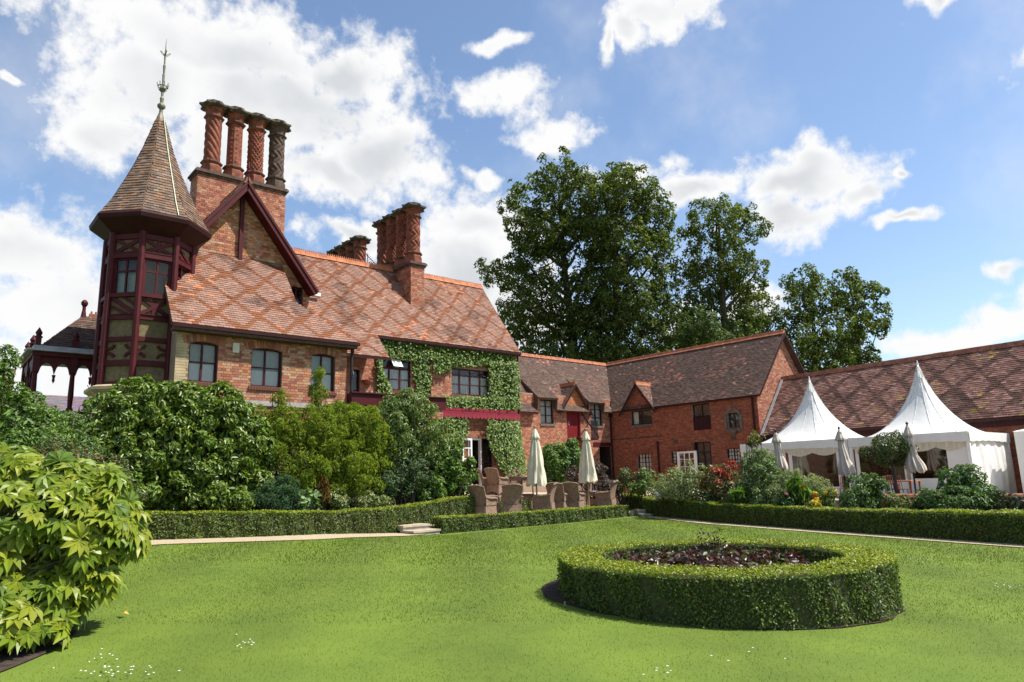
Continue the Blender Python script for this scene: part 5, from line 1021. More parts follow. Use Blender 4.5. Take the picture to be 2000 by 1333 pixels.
bush('hosta', 'broad pale green leaves rising behind the left hedge', 'plant', [LY(592,972,17.8,22,16,.3), LY(612,980,17.8,16,12,.3)], 300, .17, [(.14, .22, .07), (.17, .25, .09)], M['leaf'], .6, .2, .08, 6, zbase=.42)
bush('rusty_grass', 'rust brown ornamental grass among the hedge-side plants', 'grass', [LY(628,960,17.8,16,26,.3)], 900, .18, [(.19, .08, .035), (.22, .12, .045), (.10, .12, .03)], M['matte'], .06, -1.8, .06, 8, zbase=.42)
for i, (x, lab) in enumerate(((665, 'pale-edged low plant under the bamboo'), (710, 'low yellow-flecked plant under the arching shrub'), (455, 'low plant at the foot of the glossy shrub'))):
    bush('low_plant', lab+' behind the left hedge', 'plant', [LY(x, 980, 17.85, 28, 18, .35), LY(x+30, 983, 17.9, 22, 14, .35)], 900, .09, [(.07, .12, .03), (.11, .15, .04), (.28, .28, .12)] if i != 2 else G1, M['leaf'], .4, .1, .09, 8, zbase=.42)
# right-hand bed
RB = .34
bush('rose_bush', 'open rose bush below the small stable window', 'shrub', [LB(1222,938,26.5,26,20), LB(1205,950,26.3,16,12)], 800, .10, [(.06, .10, .03), (.09, .12, .035), (.12, .05, .03)], M['leaf'], .55, .2, .13, 8, zbase=RB)
bush('rose_bush', 'light green rose bush right of the small stable window', 'shrub', [LB(1258,935,26.4,20,20), LB(1250,955,26,22,14)], 800, .10, [(.09, .15, .03), (.12, .17, .04)], M['leaf'], .55, .2, .13, 8, zbase=RB)
bush('variegated_shrub', 'pale cream variegated shrub under the open white door', 'shrub', [LB(1320,945,24.2,40,30), LB(1350,935,24,30,30), LB(1290,960,24.8,22,18), LB(1345,965,23.8,40,22)], 4200, .075, [(.16, .20, .07), (.22, .25, .11), (.10, .15, .04), (.28, .29, .15)], M['leaf'], .5, .1, .11, 9, zbase=RB)
bush('white_flowers', 'small mound of white flowers at the left end of the bed', 'flowers', [LB(1290,966,24.3,18,9)], 500, .05, [(.6, .6, .56), (.15, .2, .08)], M['petal'], .8, 0, .05, 6, zbase=RB, stems=False)
bush('red_tipped_shrub', 'shrub with bright red young leaves on top', 'shrub', [LB(1410,950,23,40,32), LB(1395,925,23.1,28,22), LB(1430,965,22.6,35,22)], 3000, .10, [(.08, .12, .03), (.12, .07, .03), (.10, .15, .035), (.22, .11, .05)], M['gloss'], .36, .1, .12, 9, zbase=RB)
RT_ = bpy.data.objects[-1] if False else None
rt = [o for o in C.objects if o.name == 'red_tipped_shrub'][0]; Pq, Nq = lobes_points([LB(1405,912,23,32,16), LB(1430,918,22.9,22,14), LB(1385,925,23,16,14), LB(1400,945,22.8,36,20)], 1100, .10, 9)
leaves('red_leaves', Pq, Nq, .11, [(.36, .028, .02), (.42, .05, .03), (.28, .03, .02), (.40, .12, .05)], M['gloss'], rt, tuple(rt.location), .34, -.4)
bush('tall_green_shrub', 'tall fresh green shrub at the left corner of the marquees', 'shrub', [LB(1485,905,21.8,32,22), LB(1475,935,21.6,36,36), LB(1510,945,21.2,36,36), LB(1455,955,21.8,25,28), LB(1500,970,21,40,20)], 5200, .085, [(.10, .155, .045), (.13, .19, .06), (.075, .12, .035), (.17, .22, .09)], M['leaf'], .42, .1, .11, 9, zbase=RB)
bush('silver_shrub', 'silvery green variegated shrub before the left marquee', 'shrub', [LB(1555,945,20.6,40,26), LB(1590,960,20.4,32,20), LB(1535,965,20.3,30,20)], 4200, .06, [(.20, .23, .11), (.26, .28, .15), (.14, .18, .08)], M['matte'], .4, .1, .10, 9, zbase=RB)
bush('sword_leaved_plant', 'upright sword-leaved irises in the flower bed', 'plant', [LB(1558,965,19.8,20,25), LB(1450,970,21.3,16,20), LB(1580,975,19.6,14,18)], 420, .34, [(.10, .19, .03), (.13, .22, .04)], M['leaf'], .07, -3, .09, 6, zbase=RB, stems=False, up=0)
bush('peony_plant', 'low dark green peony foliage along the hedge top', 'plant', [LB(1530,980,20,30,14), LB(1490,985,20.6,30,14), LB(1440,985,21.6,34,14), LB(1390,982,22.6,28,14)], 2200, .10, [(.045, .09, .025), (.06, .11, .03)], M['leaf'], .4, .2, .09, 8, zbase=RB)
bush('yellow_flower_bush', 'shrub covered in bright yellow flower heads', 'shrub', [LB(1612,975,19.2,24,18), LB(1590,985,19.2,18,10)], 1300, .08, [(.10, .15, .03), (.14, .18, .04)], M['leaf'], .4, .1, .08, 8, zbase=RB)
yb = [o for o in C.objects if o.name == 'yellow_flower_bush'][0]; Pq, Nq = lobes_points([LB(1614,958,19.2,22,8), LB(1600,972,19,22,8), LB(1588,985,18.9,14,8)], 420, .05, 10); leaves('yellow_flowers', Pq, Nq, .055, [(.75, .52, .03), (.8, .6, .06), (.6, .42, .03)], M['petal'], yb, tuple(yb.location), .8)
bush('leafy_perennial', 'bushy green perennial between the lamp and the round-headed tree', 'plant', [LB(1690,955,18.4,32,28), LB(1675,980,18.2,30,18), LB(1710,975,18.4,28,20)], 2600, .10, [(.07, .13, .035), (.10, .165, .045), (.05, .10, .025)], M['leaf'], .34, .3, .11, 9, zbase=RB)
bush('leafy_perennial', 'large bushy green perennial in front of the right marquee wall', 'plant', [LB(1880,960,16.8,42,40), LB(1860,985,16.6,60,22), LB(1920,985,16.4,40,24), LB(1895,935,16.9,22,20), LB(1940,965,16.6,14,22)], 4600, .115, [(.07, .135, .035), (.10, .17, .045), (.05, .10, .025)], M['leaf'], .32, .35, .12, 9, zbase=RB)
bush('leafy_perennial', 'low green plants under the brick coping of the flower bed', 'plant', [LB(1760,988,17.6,34,14), LB(1800,985,17.2,26,16)], 1500, .10, [(.06, .11, .03), (.085, .14, .035), (.20, .12, .05)], M['leaf'], .4, .2, .10, 9, zbase=RB)
bush('dark_shrub', 'dark low shrub at the right edge behind the hedge', 'shrub', [LB(1985,985,15.6,40,24), LB(2050,975,15.4,50,30)], 2200, .10, [(.035, .06, .025), (.05, .075, .03), (.07, .04, .04)], M['leaf'], .4, .2, .10, 9, zbase=RB)
bush('bright_shrub', 'bright green shrub between the two cream parasols', 'shrub', [LB(1075,895,27.6,28,28), LB(1110,890,28,30,28), LB(1090,920,27.6,40,25), LB(1060,915,27.4,22,22), LB(1130,905,28,18,25)], 4600, .12, [(.085, .16, .025), (.11, .19, .03), (.065, .12, .02)], M['leaf'], .5, .2, .13, 9, zbase=.8)
bush('purple_shrub', 'dusky purple-leaved shrub beside the right cream parasol', 'shrub', [LB(1130,930,26.6,24,18), LB(1165,925,26.6,22,22), LB(1180,945,26.2,14,12)], 2000, .085, [(.075, .045, .05), (.10, .06, .06), (.06, .05, .04)], M['leaf'], .45, .2, .11, 9, zbase=.8)
bush('climbing_sprig', 'thin leafy sprig at the corner of the stable gable', 'plant', [LB(1478,858,24,14,14), LB(1465,865,24,10,10)], 260, .09, [(.10, .13, .03), (.16, .14, .04)], M['leaf'], .5, .1, .10, 6, zbase=.6)
# peony blooms
for (x, y, D, col, lab) in ((1536, 967, 19.4, (.62, .30, .34), 'pink bloom among the irises'), (1567, 954, 19.4, (.33, .012, .02), 'deep red bloom on the tall irises'), (1592, 972, 18.9, (.30, .02, .03), 'deep red bloom beside the yellow flowers')):
    b = MB(); c = pD(x, y, D)
    for k in range(26):
        a, e = random.uniform(0, 6.28), random.uniform(-.2, 1.4); d = np.array([math.cos(a)*math.cos(e), math.sin(a)*math.cos(e), math.sin(e)])*.06; t_ = np.array([-math.sin(a), math.cos(a), 0])*.035; b.quad(c+d*.4-t_*.5, c+d*.4+t_*.5, c+d+t_, c+d-t_, col)
    off = (c[0], c[1], RB); t = thing('peony_bloom', off, lab, 'flower'); b.build('petals', M['petal'], t, off, tint=True); s = MB(); s.tube([(c[0], c[1], RB), c], .008, 5); s.build('stem', M['leaf'], t, off)
# left foreground shrubs
bush('fine_leaved_shrub', 'fine-leaved shrub with reddish tips behind the big-leaved shrub', 'shrub', [LB(165,955,9.4,85,70), LB(115,915,9.6,80,50), LB(220,985,9.2,48,55), LB(60,930,9.6,70,60)], 12000, .05, [(.07, .12, .03), (.09, .14, .04), (.055, .09, .025), (.14, .07, .035)], M['leaf'], .42, .1, .07, 9, zbase=.4)
bush('tall_leafy_shrub', 'tall bright green shrub at the left edge of the garden', 'shrub', [LB(-5,750,11.2,34,62), LB(30,835,11.0,62,60), LB(-70,780,11.2,70,90), LB(85,845,11.6,40,45), LB(60,900,10.8,80,60), LB(-20,900,10.6,90,80)], 12000, .085, [(.085, .15, .025), (.11, .185, .03), (.065, .115, .02)], M['leaf'], .40, .3, .10, 9, zbase=.4)
bush('slender_shrub', 'slender shrub with upright sprays below the veranda', 'shrub', [LB(100,815,13.2,18,30), LB(78,845,13,32,40), LB(130,865,13.2,22,30), LB(130,860,13.2,30,40), LB(140,905,13,45,40)], 4200, .085, [(.09, .15, .035), (.12, .18, .045), (.06, .11, .025)], M['leaf'], .33, .2, .13, 9, zbase=.4)
# the big palmate-leaved shrub: every nearer leaf is an object
def palmate(scale, col, droop):
    b = MB(); n = 8
    for i in range(n):
        a = math.radians(-118+236*i/(n-1)); L = scale*(1-.22*abs(i-(n-1)/2)/((n-1)/2)**1)*(1+random.uniform(-.06, .06)); d = np.array([math.sin(a), math.cos(a), 0]); s = np.array([math.cos(a), -math.sin(a), 0]); w = L*.175
        z = lambda t, o=0: -droop*L*t*t+o
        c0 = np.array([0, 0, 0]); p = [c0, d*L*.32-s*w*.75+[0, 0, z(.32, .015)], d*L*.32+[0, 0, z(.32)], d*L*.32+s*w*.75+[0, 0, z(.32, .015)], d*L*.66-s*w+[0, 0, z(.66, .02)], d*L*.66+[0, 0, z(.66)], d*L*.66+s*w+[0, 0, z(.66, .02)], d*L+[0, 0, z(1.0)]]
        k = random.uniform(.9, 1.1); t = tuple(x*k for x in col); b.add(p, [(0,2,1),(0,3,2),(1,2,5,4),(2,3,6,5),(4,5,7),(5,6,7)], t)
    return b
FCOL = [(.20, .255, .018), (.225, .27, .02), (.16, .23, .018), (.10, .165, .016), (.26, .29, .028), (.18, .24, .02)]
fo_ = (FB[0], FB[1], float(lawn_h(FB[0], FB[1]))); fat = thing('big_leaved_shrub', fo_, 'big shrub with large glossy hand-shaped leaves at the left foreground', 'shrub')
flb = [LB(-60,1055,7.0,190,150), LB(70,1040,6.9,140,120), LB(165,1050,6.9,80,70), LB(60,1190,6.5,90,80), LB(-80,1200,6.2,140,110), LB(215,1015,7.2,45,40), LB(150,1130,6.8,60,50), LB(20,925,7.2,70,45), LB(120,940,7.2,50,40), LB(240,1055,7.1,28,26), LB(40,1260,6.1,70,50), LB(-60,1290,6.0,80,60), LB(190,945,7.3,36,26)]
vdat = []
for k in range(9): o = palmate(random.uniform(.135, .19), FCOL[k % 6], random.uniform(.05, .40)).build('leaf', M['fat'], None, tint=True, smooth=False); vdat.append(o.data); bpy.data.objects.remove(o)
def fat_leaf_frames(n, shell):
    lb = np.array(flb); out = []
    while len(out) < n:
        i = random.randrange(len(lb)); d = unit(rng.normal(0, 1, (1, 3)))[0]
        if d[2] < -.45: continue
        p = lb[i, :3]+d*lb[i, 3:]*random.uniform(*shell)
        if any(np.linalg.norm((p-l[:3])/l[3:]) < .66 for j, l in enumerate(lb) if j != i) and shell[0] > .8: continue
        if p[2] < fo_[2]+.12: continue
        nz = d*.30+np.array([.18, -.42, .72])+rng.normal(0, .34, 3); nz /= np.linalg.norm(nz); y = d-nz*(d @ nz)+rng.normal(0, .25, 3); y -= nz*(y @ nz); y /= np.linalg.norm(y); x = np.cross(y, nz); out.append((p, x, y, nz))
    return out
fr1 = fat_leaf_frames(1400, (.80, 1.12)); fr1.sort(key=lambda q: (q[0]-EYE) @ np.array(FW)+(0 if 0 < (1000+FPX*((q[0]-EYE) @ RT)/((q[0]-EYE) @ FW)) < 2000 else 50)); stems = MB()
vis = fr1[:300]; rest = fr1[300:]+fat_leaf_frames(500, (.45, .8))
for (p, x, y, nz) in vis:
    o = bpy.data.objects.new('leaf', random.choice(vdat)); C.objects.link(o); o.parent = fat; s = random.uniform(.8, 1.25); q = p-np.array(fo_); o.matrix_local = Matrix(((x[0]*s, y[0]*s, nz[0]*s, q[0]), (x[1]*s, y[1]*s, nz[1]*s, q[1]), (x[2]*s, y[2]*s, nz[2]*s, q[2]), (0, 0, 0, 1)))
inner = MB()
for (p, x, y, nz) in rest:
    b = palmate(.165*random.uniform(.75, 1.25), random.choice(FCOL), .5); inner.add([p+x*v[0]+y*v[1]+nz*v[2] for v in b.v], b.f)
    inner.t[-len(b.f):] = b.t
inner.build('foliage', M['fat'], fat, fo_, tint=True, kind='stuff')
for (p, x, y, nz) in vis[::4]+rest[::7]: e = p-y*.02; stems.tube([e, e-y*.10-nz*.06, p*np.array([.75, .75, .72])+np.array([fo_[0], fo_[1], fo_[2]+.2])*np.array([.25, .25, .28])], [.0035, .005, .007], 4, cap=False)
for k in range(16): a = random.uniform(0, 6.28); stems.tube([(fo_[0]+.25*math.cos(a), fo_[1]+.25*math.sin(a), fo_[2]-.02), (fo_[0]+.6*math.cos(a), fo_[1]+.6*math.sin(a), fo_[2]+.7), (fo_[0]+1.2*math.cos(a), fo_[1]+1.2*math.sin(a), fo_[2]+1.2)], [.03, .025, .012], 6)
stems.build('stem', M['bark'], fat, fo_)
# ------------------------------------------------------------------ climbing plant on the house
def tri_sample(poly, n):
    pts = np.array(poly, float); T = [(0, i, i+1) for i in range(1, len(pts)-1)]; ar = np.array([abs(np.cross(pts[b]-pts[a], pts[c]-pts[a])) for a, b, c in T]); k = rng.choice(len(T), n, p=ar/ar.sum()); u, v = rng.uniform(0, 1, (2, n)); f = u+v > 1; u[f], v[f] = 1-u[f], 1-v[f]; T = np.array(T)[k]
    return pts[T[:, 0]]+(pts[T[:, 1]]-pts[T[:, 0]])*u[:, None]+(pts[T[:, 2]]-pts[T[:, 0]])*v[:, None], ar.sum()/2
IV = [([(742,664),(1008,694),(1008,716),(880,716),(838,700),(800,706),(745,694)], .10, .16), ([(812,690),(842,690),(842,785),(818,785),(806,720)], .08, .13), ([(846,690),(882,694),(880,725),(862,732),(847,722)], .12, .14), ([(954,704),(1006,708),(1009,802),(955,797)], .16, .15), ([(845,774),(1008,777),(1010,803),(846,797)], .18, .15), ([(736,702),(745,702),(748,740),(768,770),(738,772)], .08, .11), ([(864,814),(916,820),(912,862),(880,864)], .35, .15), ([(955,820),(1014,822),(1030,925),(990,935),(962,885),(950,845)], .38, .15), ([(1000,705),(1012,708),(1018,800),(1002,800)], .2, .14)]
PP, NN, CC = [], [], []
for poly, dp_, sz in IV:
    ar = tri_sample(poly, 10)[1]; n = int(ar*.62); uv, _ = tri_sample(poly, n); uv += rng.normal(0, 1.4, uv.shape)
    for (x, y) in uv:
        Yp = 23.77-abs(random.gauss(0, dp_)); p = pY(x, y, Yp); PP.append(p); NN.append((random.gauss(0, .4), -1+random.gauss(0, .25), .45+random.gauss(0, .4)))
PP = np.array(PP); ivy = thing('climbing_vine', (17, 23.9, .95), 'bright green vine climbing the house wall around windows, awning and door', 'vine'); leaves('foliage', PP, np.array(NN), .095, [(.125, .205, .026), (.155, .235, .034), (.09, .155, .02), (.19, .265, .05)], M['leaf'], ivy, (17, 23.9, .95), .8, .7, .10)
sm2 = MB()
for x0, y0_, x1, y1_ in ((985, 930, 985, 800), (985, 800, 960, 700), (860, 870, 830, 800), (830, 800, 825, 690), (985, 800, 860, 785), (825, 690, 950, 705)): a, b = pY(x0, y0_, 23.74), pY(x1, y1_, 23.74); sm2.tube([a, (a+b)/2+np.array([.05, 0, .04]), b], .018, 5)
sm2.build('stem', M['bark'], ivy, (17, 23.9, .95))
# ------------------------------------------------------------------ trees behind the stable
TC = [(.095, .13, .025), (.115, .15, .03), (.075, .108, .022), (.145, .18, .036)]
def tree(label, D, trunk, lobes, n, size=.26, cols=TC, r0=.42, group=None, name='broadleaf_tree'):
    """trunk: polyline of sight points at distance D; lobes: leafy masses (sight point, radii, depth offset)"""
    L = []
    for i, q in enumerate(lobes):
        dz = q[4] if len(q) > 4 else ((i*2.399) % 3-1.5)*1.3
        c = pD(q[0], q[1], D+dz); k = (D+dz)/FPX; L.append((c[0], c[1], c[2], q[2]*k*1.12, q[2]*k*1.12, q[3]*k*1.15))
    tp = [pD(x, y, D) for x, y in trunk]; base = tp[0].copy(); base[2] = .3; tp = [base]+tp; off = tuple(base); t = thing(name, off, label, 'tree', group)
    mb = MB(); m = len(tp); mb.tube(tp, [r0*(1-.8*i/(m-1)) for i in range(m)], 10)
    for (x, y, z, rx, ry, rz) in L:                               # limbs from the trunk to each leafy mass
        c = np.array([x, y, z]); zs = z-max(1.0, 1.1*np.linalg.norm(c[:2]-tp[-1][:2])); zs = min(max(zs, tp[1][2]*.5+1), tp[-1][2]); j = np.argmin([abs(p[2]-zs) for p in tp]); s = tp[j]+(np.array([0, 0, zs-tp[j][2]]) if abs(zs-tp[j][2]) < 2 else 0)
        mid = (s+c)/2+np.array([0, 0, -.25])+rng.normal(0, .2, 3); mb.tube([s, mid, c], [r0*.34, r0*.22, r0*.08], 6)
        for _ in range(7):
            e = c+unit(rng.normal(0, 1, (1, 3)))[0]*np.array([rx, ry, rz])*rng.uniform(.7, 1.0); mb.tube([c+rng.normal(0, .1, 3), (c+e)/2+rng.normal(0, .12, 3), e], [r0*.10, r0*.06, .012], 5)
    mb.build('trunk', M['bark'], t, off)
    P, Nn = lobes_points(L, int(n*.68), .30, 5, (.55, 1.20), .3); P2, N2 = inner_points(L, int(n*.04))
    leaves('crown', np.concatenate([P, P2]), np.concatenate([Nn, N2]), size, cols, M['treeleaf'], t, off, .62, .5, .12)
    return t
tree('tallest tree behind the stable, left of the pair with a forked trunk', 60, [(1122,740),(1118,640),(1106,560),(1098,470),(1092,380)], [(1095,345,48,34),(1040,395,55,36),(1110,400,60,40),(1020,440,42,30),(1065,455,50,34),(965,530,32,18),(1005,548,42,20),(1062,525,50,36),(1130,480,50,45),(1030,605,50,28),(1000,640,34,24),(1085,640,62,36),(1050,690,66,30),(1140,590,50,42),(1135,690,60,36),(1010,690,34,22),(1165,420,36,40),(1160,520,44,44),(1160,620,50,40),(1060,590,44,36),(1020,500,30,22),(1080,450,44,34),(1130,540,40,40),(1030,570,40,30),(1110,690,60,36),(1050,650,50,30),(1160,385,40,34),(1172,470,42,40),(1172,560,40,40),(1150,700,50,30)], 68000, r0=.55, group='tall trees behind the stable')
tree('dense tall tree behind the stable, right of the forked tree', 58, [(1205,740),(1204,620),(1202,500),(1205,400)], [(1228,368,42,30),(1200,345,26,20),(1258,405,44,38),(1182,395,38,36),(1212,460,55,44),(1272,455,36,28),(1190,545,50,46),(1250,545,46,44),(1228,630,54,42),(1185,690,46,32),(1270,620,34,42),(1292,540,26,34),(1255,690,40,30),(1295,480,22,26),(1225,510,44,40),(1285,430,26,26),(1170,620,44,44),(1300,600,24,34),(1160,440,34,34),(1225,580,50,40),(1300,660,34,34)], 52000, r0=.5, group='tall trees behind the stable')
tree('round-topped tree behind the stable with a bare dead branch on its right', 62, [(1420,740),(1414,620),(1408,520),(1404,440)], [(1400,420,44,28),(1450,445,36,34),(1366,455,32,38),(1418,495,50,38),(1478,530,20,30),(1396,555,48,36),(1450,585,36,36),(1362,595,36,38),(1420,645,55,32),(1338,530,24,32),(1345,640,30,34),(1390,690,55,26),(1470,640,26,26),(1380,510,40,40),(1450,540,40,36),(1325,600,26,40),(1315,690,40,30)], 38000, r0=.45, group='tall trees behind the stable')
tree('small pale green tree just above the stable ridge', 53, [(1372,720),(1370,670)], [(1372,645,40,30),(1345,668,28,22),(1400,668,28,24),(1368,690,40,20)], 7000, .28, [(.075,.115,.03),(.09,.135,.035),(.06,.095,.025)], .2, 'tall trees behind the stable')
tree('bushy dark tree between the round-topped tree and the stable gable', 66, [(1490,740),(1488,660)], [(1480,622,36,34),(1510,648,34,38),(1455,655,30,28),(1495,690,40,30),(1440,690,30,25)], 11000, r0=.3, group='tall trees behind the stable')
tree('dark conical tree right behind the stable gable', 64, [(1592,760),(1590,660),(1586,560)], [(1570,548,30,24),(1598,575,38,30),(1556,600,36,34),(1612,630,40,34),(1572,655,50,36),(1602,700,54,34),(1545,690,38,34),(1630,690,34,30),(1570,725,56,24)], 22000, r0=.4, group='tall trees behind the stable')
tree('open crowned tree at the right end of the row, sky showing through it', 66, [(1684,760),(1676,660),(1668,600),(1660,550)], [(1655,548,24,18),(1690,575,30,20),(1650,598,26,24),(1708,608,22,15),(1678,635,32,22),(1672,680,32,26),(1716,640,14,12),(1690,712,34,22),(1655,650,22,22)], 11000, .30, r0=.3, group='tall trees behind the stable')
db = MB(); a = pD(1470, 545, 62); b = pD(1500, 500, 62)
# ------------------------------------------------------------------ marquees
def marquee(label, x0, x1, y0, y1, zg, ze, zp, bays, solid_end):
    off = ((x0+x1)/2, (y0+y1)/2, zg); t = thing('marquee', off, label, 'tent', 'white peaked marquees'); cx, cy, hx, hy = off[0], off[1], (x1-x0)/2, (y1-y0)/2; n = 28
    mb = MB(); V = []
    for i in range(n+1):
        for j in range(n+1):
            u, v = -1+2*i/n, -1+2*j/n; r = max(abs(u), abs(v)); r = (r**6*.55+((abs(u)**2.6+abs(v)**2.6)**(1/2.6))**6*.45)**(1/6); r = min(r, 1.0); rr = max(abs(u), abs(v))
            f = .79*(1-r)**1.9+.21*(1-r)**8; V.append((cx+u*hx, cy+v*hy, ze+(zp-ze)*f*(1-rr**12)+(.0)))
    mb.add(V, [(i*(n+1)+j, (i+1)*(n+1)+j, (i+1)*(n+1)+j+1, i*(n+1)+j+1) for i in range(n) for j in range(n)])
    mb.build('roof', M['canvas'], t, off, smooth=True)
    for (su, sv_) in ((1,1),(1,-1),(-1,1),(-1,-1),(-1,0),(0,-1),(1,0),(0,1),(-1,.5),(-1,-.5),(.5,-1),(-.5,-1)):
        pts = []
        for q in range(15):
            w_ = .02+.97*q/14; u, v = su*w_, sv_*w_; rr = max(abs(u), abs(v)); r = (rr**6*.55+((abs(u)**2.6+abs(v)**2.6)**(1/2.6))**6*.45)**(1/6); r = min(r, 1.0); pts.append((cx+u*hx, cy+v*hy, ze+(zp-ze)*(.79*(1-r)**1.9+.21*(1-r)**8)*(1-rr**12)+.004))
        sm_ = MB(); sm_.tube(pts, .011, 5); sm_.build('seam', M['seam'], t, off)
    tipb = MB(); tipb.lathe((cx, cy, zp-.12), [(.05, 0), (.03, .08), (.012, .2)], 8); tipb.build('peak_cap', M['canvas'], t, off)
    val = MB(); m = 20
    for (ax, ay), (bx, by), out in (((x0, y0), (x0, y1), (-1, 0)), ((x0, y0), (x1, y0), (0, -1)), ((x1, y0), (x1, y1), (1, 0)), ((x0, y1), (x1, y1), (0, 1))):
        for i in range(m):
            P = []
            for s in (i/m, (i+1)/m): P.append((ax+(bx-ax)*s+out[0]*(.02+.012*math.sin(s*40)), ay+(by-ay)*s+out[1]*(.02+.012*math.sin(s*40)), s))
            dz = lambda s: .30+.035*abs(math.sin(s*math.pi*7))-.05*math.sin(s*math.pi)
            val.prism([(P[0][0], P[0][1], ze+.02), (P[1][0], P[1][1], ze+.02), (P[1][0], P[1][1], ze-dz(P[1][2])), (P[0][0], P[0][1], ze-dz(P[0][2]))], (out[0]*.006, out[1]*.006, 0))
    val.build('valance', M['canvas'], t, off, smooth=False)
    for (px_, py_) in ((x0+.05, y0+.05), (x0+.05, y1-.05), (x1-.05, y0+.05), (x1-.05, y1-.05)):
        p = MB(); p.box((px_-.05, py_-.05, zg), (px_+.05, py_+.05, ze)); p.build('post', M['white'], t, off)
    fr = westf(x0+.06); zs = ze-.30
    def panel(u0, u1, wl, wr, zb):
        """canvas wall with a dimmed window, its own frame strips and a gathered swag"""
        w = MB(); fr.box(w, u0, u0+wl, zg, zs, -.012, .012); fr.box(w, u1-wr, u1, zg, zs, -.012, .012); fr.box(w, u0+wl, u1-wr, zg, zb, -.010, .010); o = w.build('wall_panel', M['canvas'], t, off)
        g = MB(); g.quad(fr.P(u0+wl, zb, 0), fr.P(u1-wr, zb, 0), fr.P(u1-wr, zs, 0), fr.P(u0+wl, zs, 0)); g.build('window', M['pvc'], o, off)
        sw = MB(); k = 24
        for i in range(k):
            a, b = u0+(u1-u0)*i/k, u0+(u1-u0)*(i+1)/k; hgt = lambda u: .16+.12*abs(math.sin((u-u0)/(u1-u0)*math.pi*2)); sw.quad(fr.P(a, zs+.05, .035+.012*math.sin(a*30)), fr.P(b, zs+.05, .035+.012*math.sin(b*30)), fr.P(b, zs-hgt(b), .04+.015*math.sin(b*30)), fr.P(a, zs-hgt(a), .04+.015*math.sin(a*30)))
        sw.build('swag', M['cream'], o, off, smooth=True)
    for (u0, u1, wl, wr, zb) in bays: panel(u0, u1, wl, wr, zb)
    if solid_end:
        e = MB(); k = 30
        for i in range(k):
            a, b = x0+.08+(x1-x0-.1)*i/k, x0+.08+(x1-x0-.1)*(i+1)/k
            f = lambda x, z: y0+.06+.03*math.sin(x*9)+.014*math.sin(x*21+z)-.05*math.sin((z-zg)/(zs-zg)*math.pi)
            for q in range(6): z0, z1 = zg+(ze-.05-zg)*q/6, zg+(ze-.05-zg)*(q+1)/6; e.quad((a, f(a, z0), z0), (b, f(b, z0), z0), (b, f(b, z1), z1), (a, f(a, z1), z1))
        e.build('side_wall', M['canvas'], t, off, smooth=True)
    cu = MB(); 
    for i in range(10): a = y1-.1-.5*i/10; b = a-.05; cu.quad((x1-.2+.03*math.sin(i*2), a, zg), (x1-.2+.03*math.sin(i*2+2), b, zg), (x1-.2+.03*math.sin(i*2+2), b, zs), (x1-.2+.03*math.sin(i*2), a, zs))
    cu.build('curtain', M['curtain'], t, off); return t
tx = 26.5; ya, ym, yb_ = pX(1450, 868, tx)[1]+.1, pX(1660, 856, tx)[1]+.1, pX(1890, 841, tx)[1]; zE = 2.74; TG = .6
zp1, zp2 = pX(1573, 740, tx+2.05)[2], pX(1785, 710, tx+2.05)[2]; pu = lambda x: pX(x, 900, tx+.06)[1]
marquee('left white peaked marquee with clear windows beside the stable', tx, tx+4.1, ym+.02, ya, TG, zE, zp1, [(pu(1640), pu(1541), .10, .14, 1.0), (pu(1535), ya-.1, .1, .1, 1.0)], False)
marquee('right white peaked marquee with one solid end wall', tx, tx+4.1, yb_, ym-.02, TG, zE, zp2+.02, [(pu(1892), pu(1775), .62, .08, 1.25), (pu(1768), pu(1672), .06, .12, 1.15)], True)
x3 = 28.9; y3 = pX(1990, 900, x3)[1]; t = thing('marquee', (x3, y3-2, TG), 'part of a third white marquee cut off by the right edge', 'tent', 'white peaked marquees'); mb = MB(); o3 = (x3, y3-2, TG)
mb.prism([(x3, y3, TG), (x3, y3-4, TG), (x3, y3-4, 2.75), (x3, y3, 2.75)], (.03, 0, 0)); mb.prism([(x3+.03, y3, TG), (x3+1.6, y3, TG), (x3+1.6, y3, 2.75), (x3+.03, y3, 2.75)], (0, .03, 0)); mb.build('wall_panel', M['canvas'], t, o3)
mb = MB(); mb.add([(x3-.05, y3+.05, 2.75), (x3-.05, y3-4.05, 2.75), (x3+1.7, y3-4.05, 2.75), (x3+1.7, y3+.05, 2.75), (x3+.8, y3-.9, 3.0), (x3+.8, y3-3.1, 3.0)], [(0,1,5,4), (1,2,5), (2,3,4,5), (3,0,4)]); mb.build('roof', M['canvas'], t, o3)
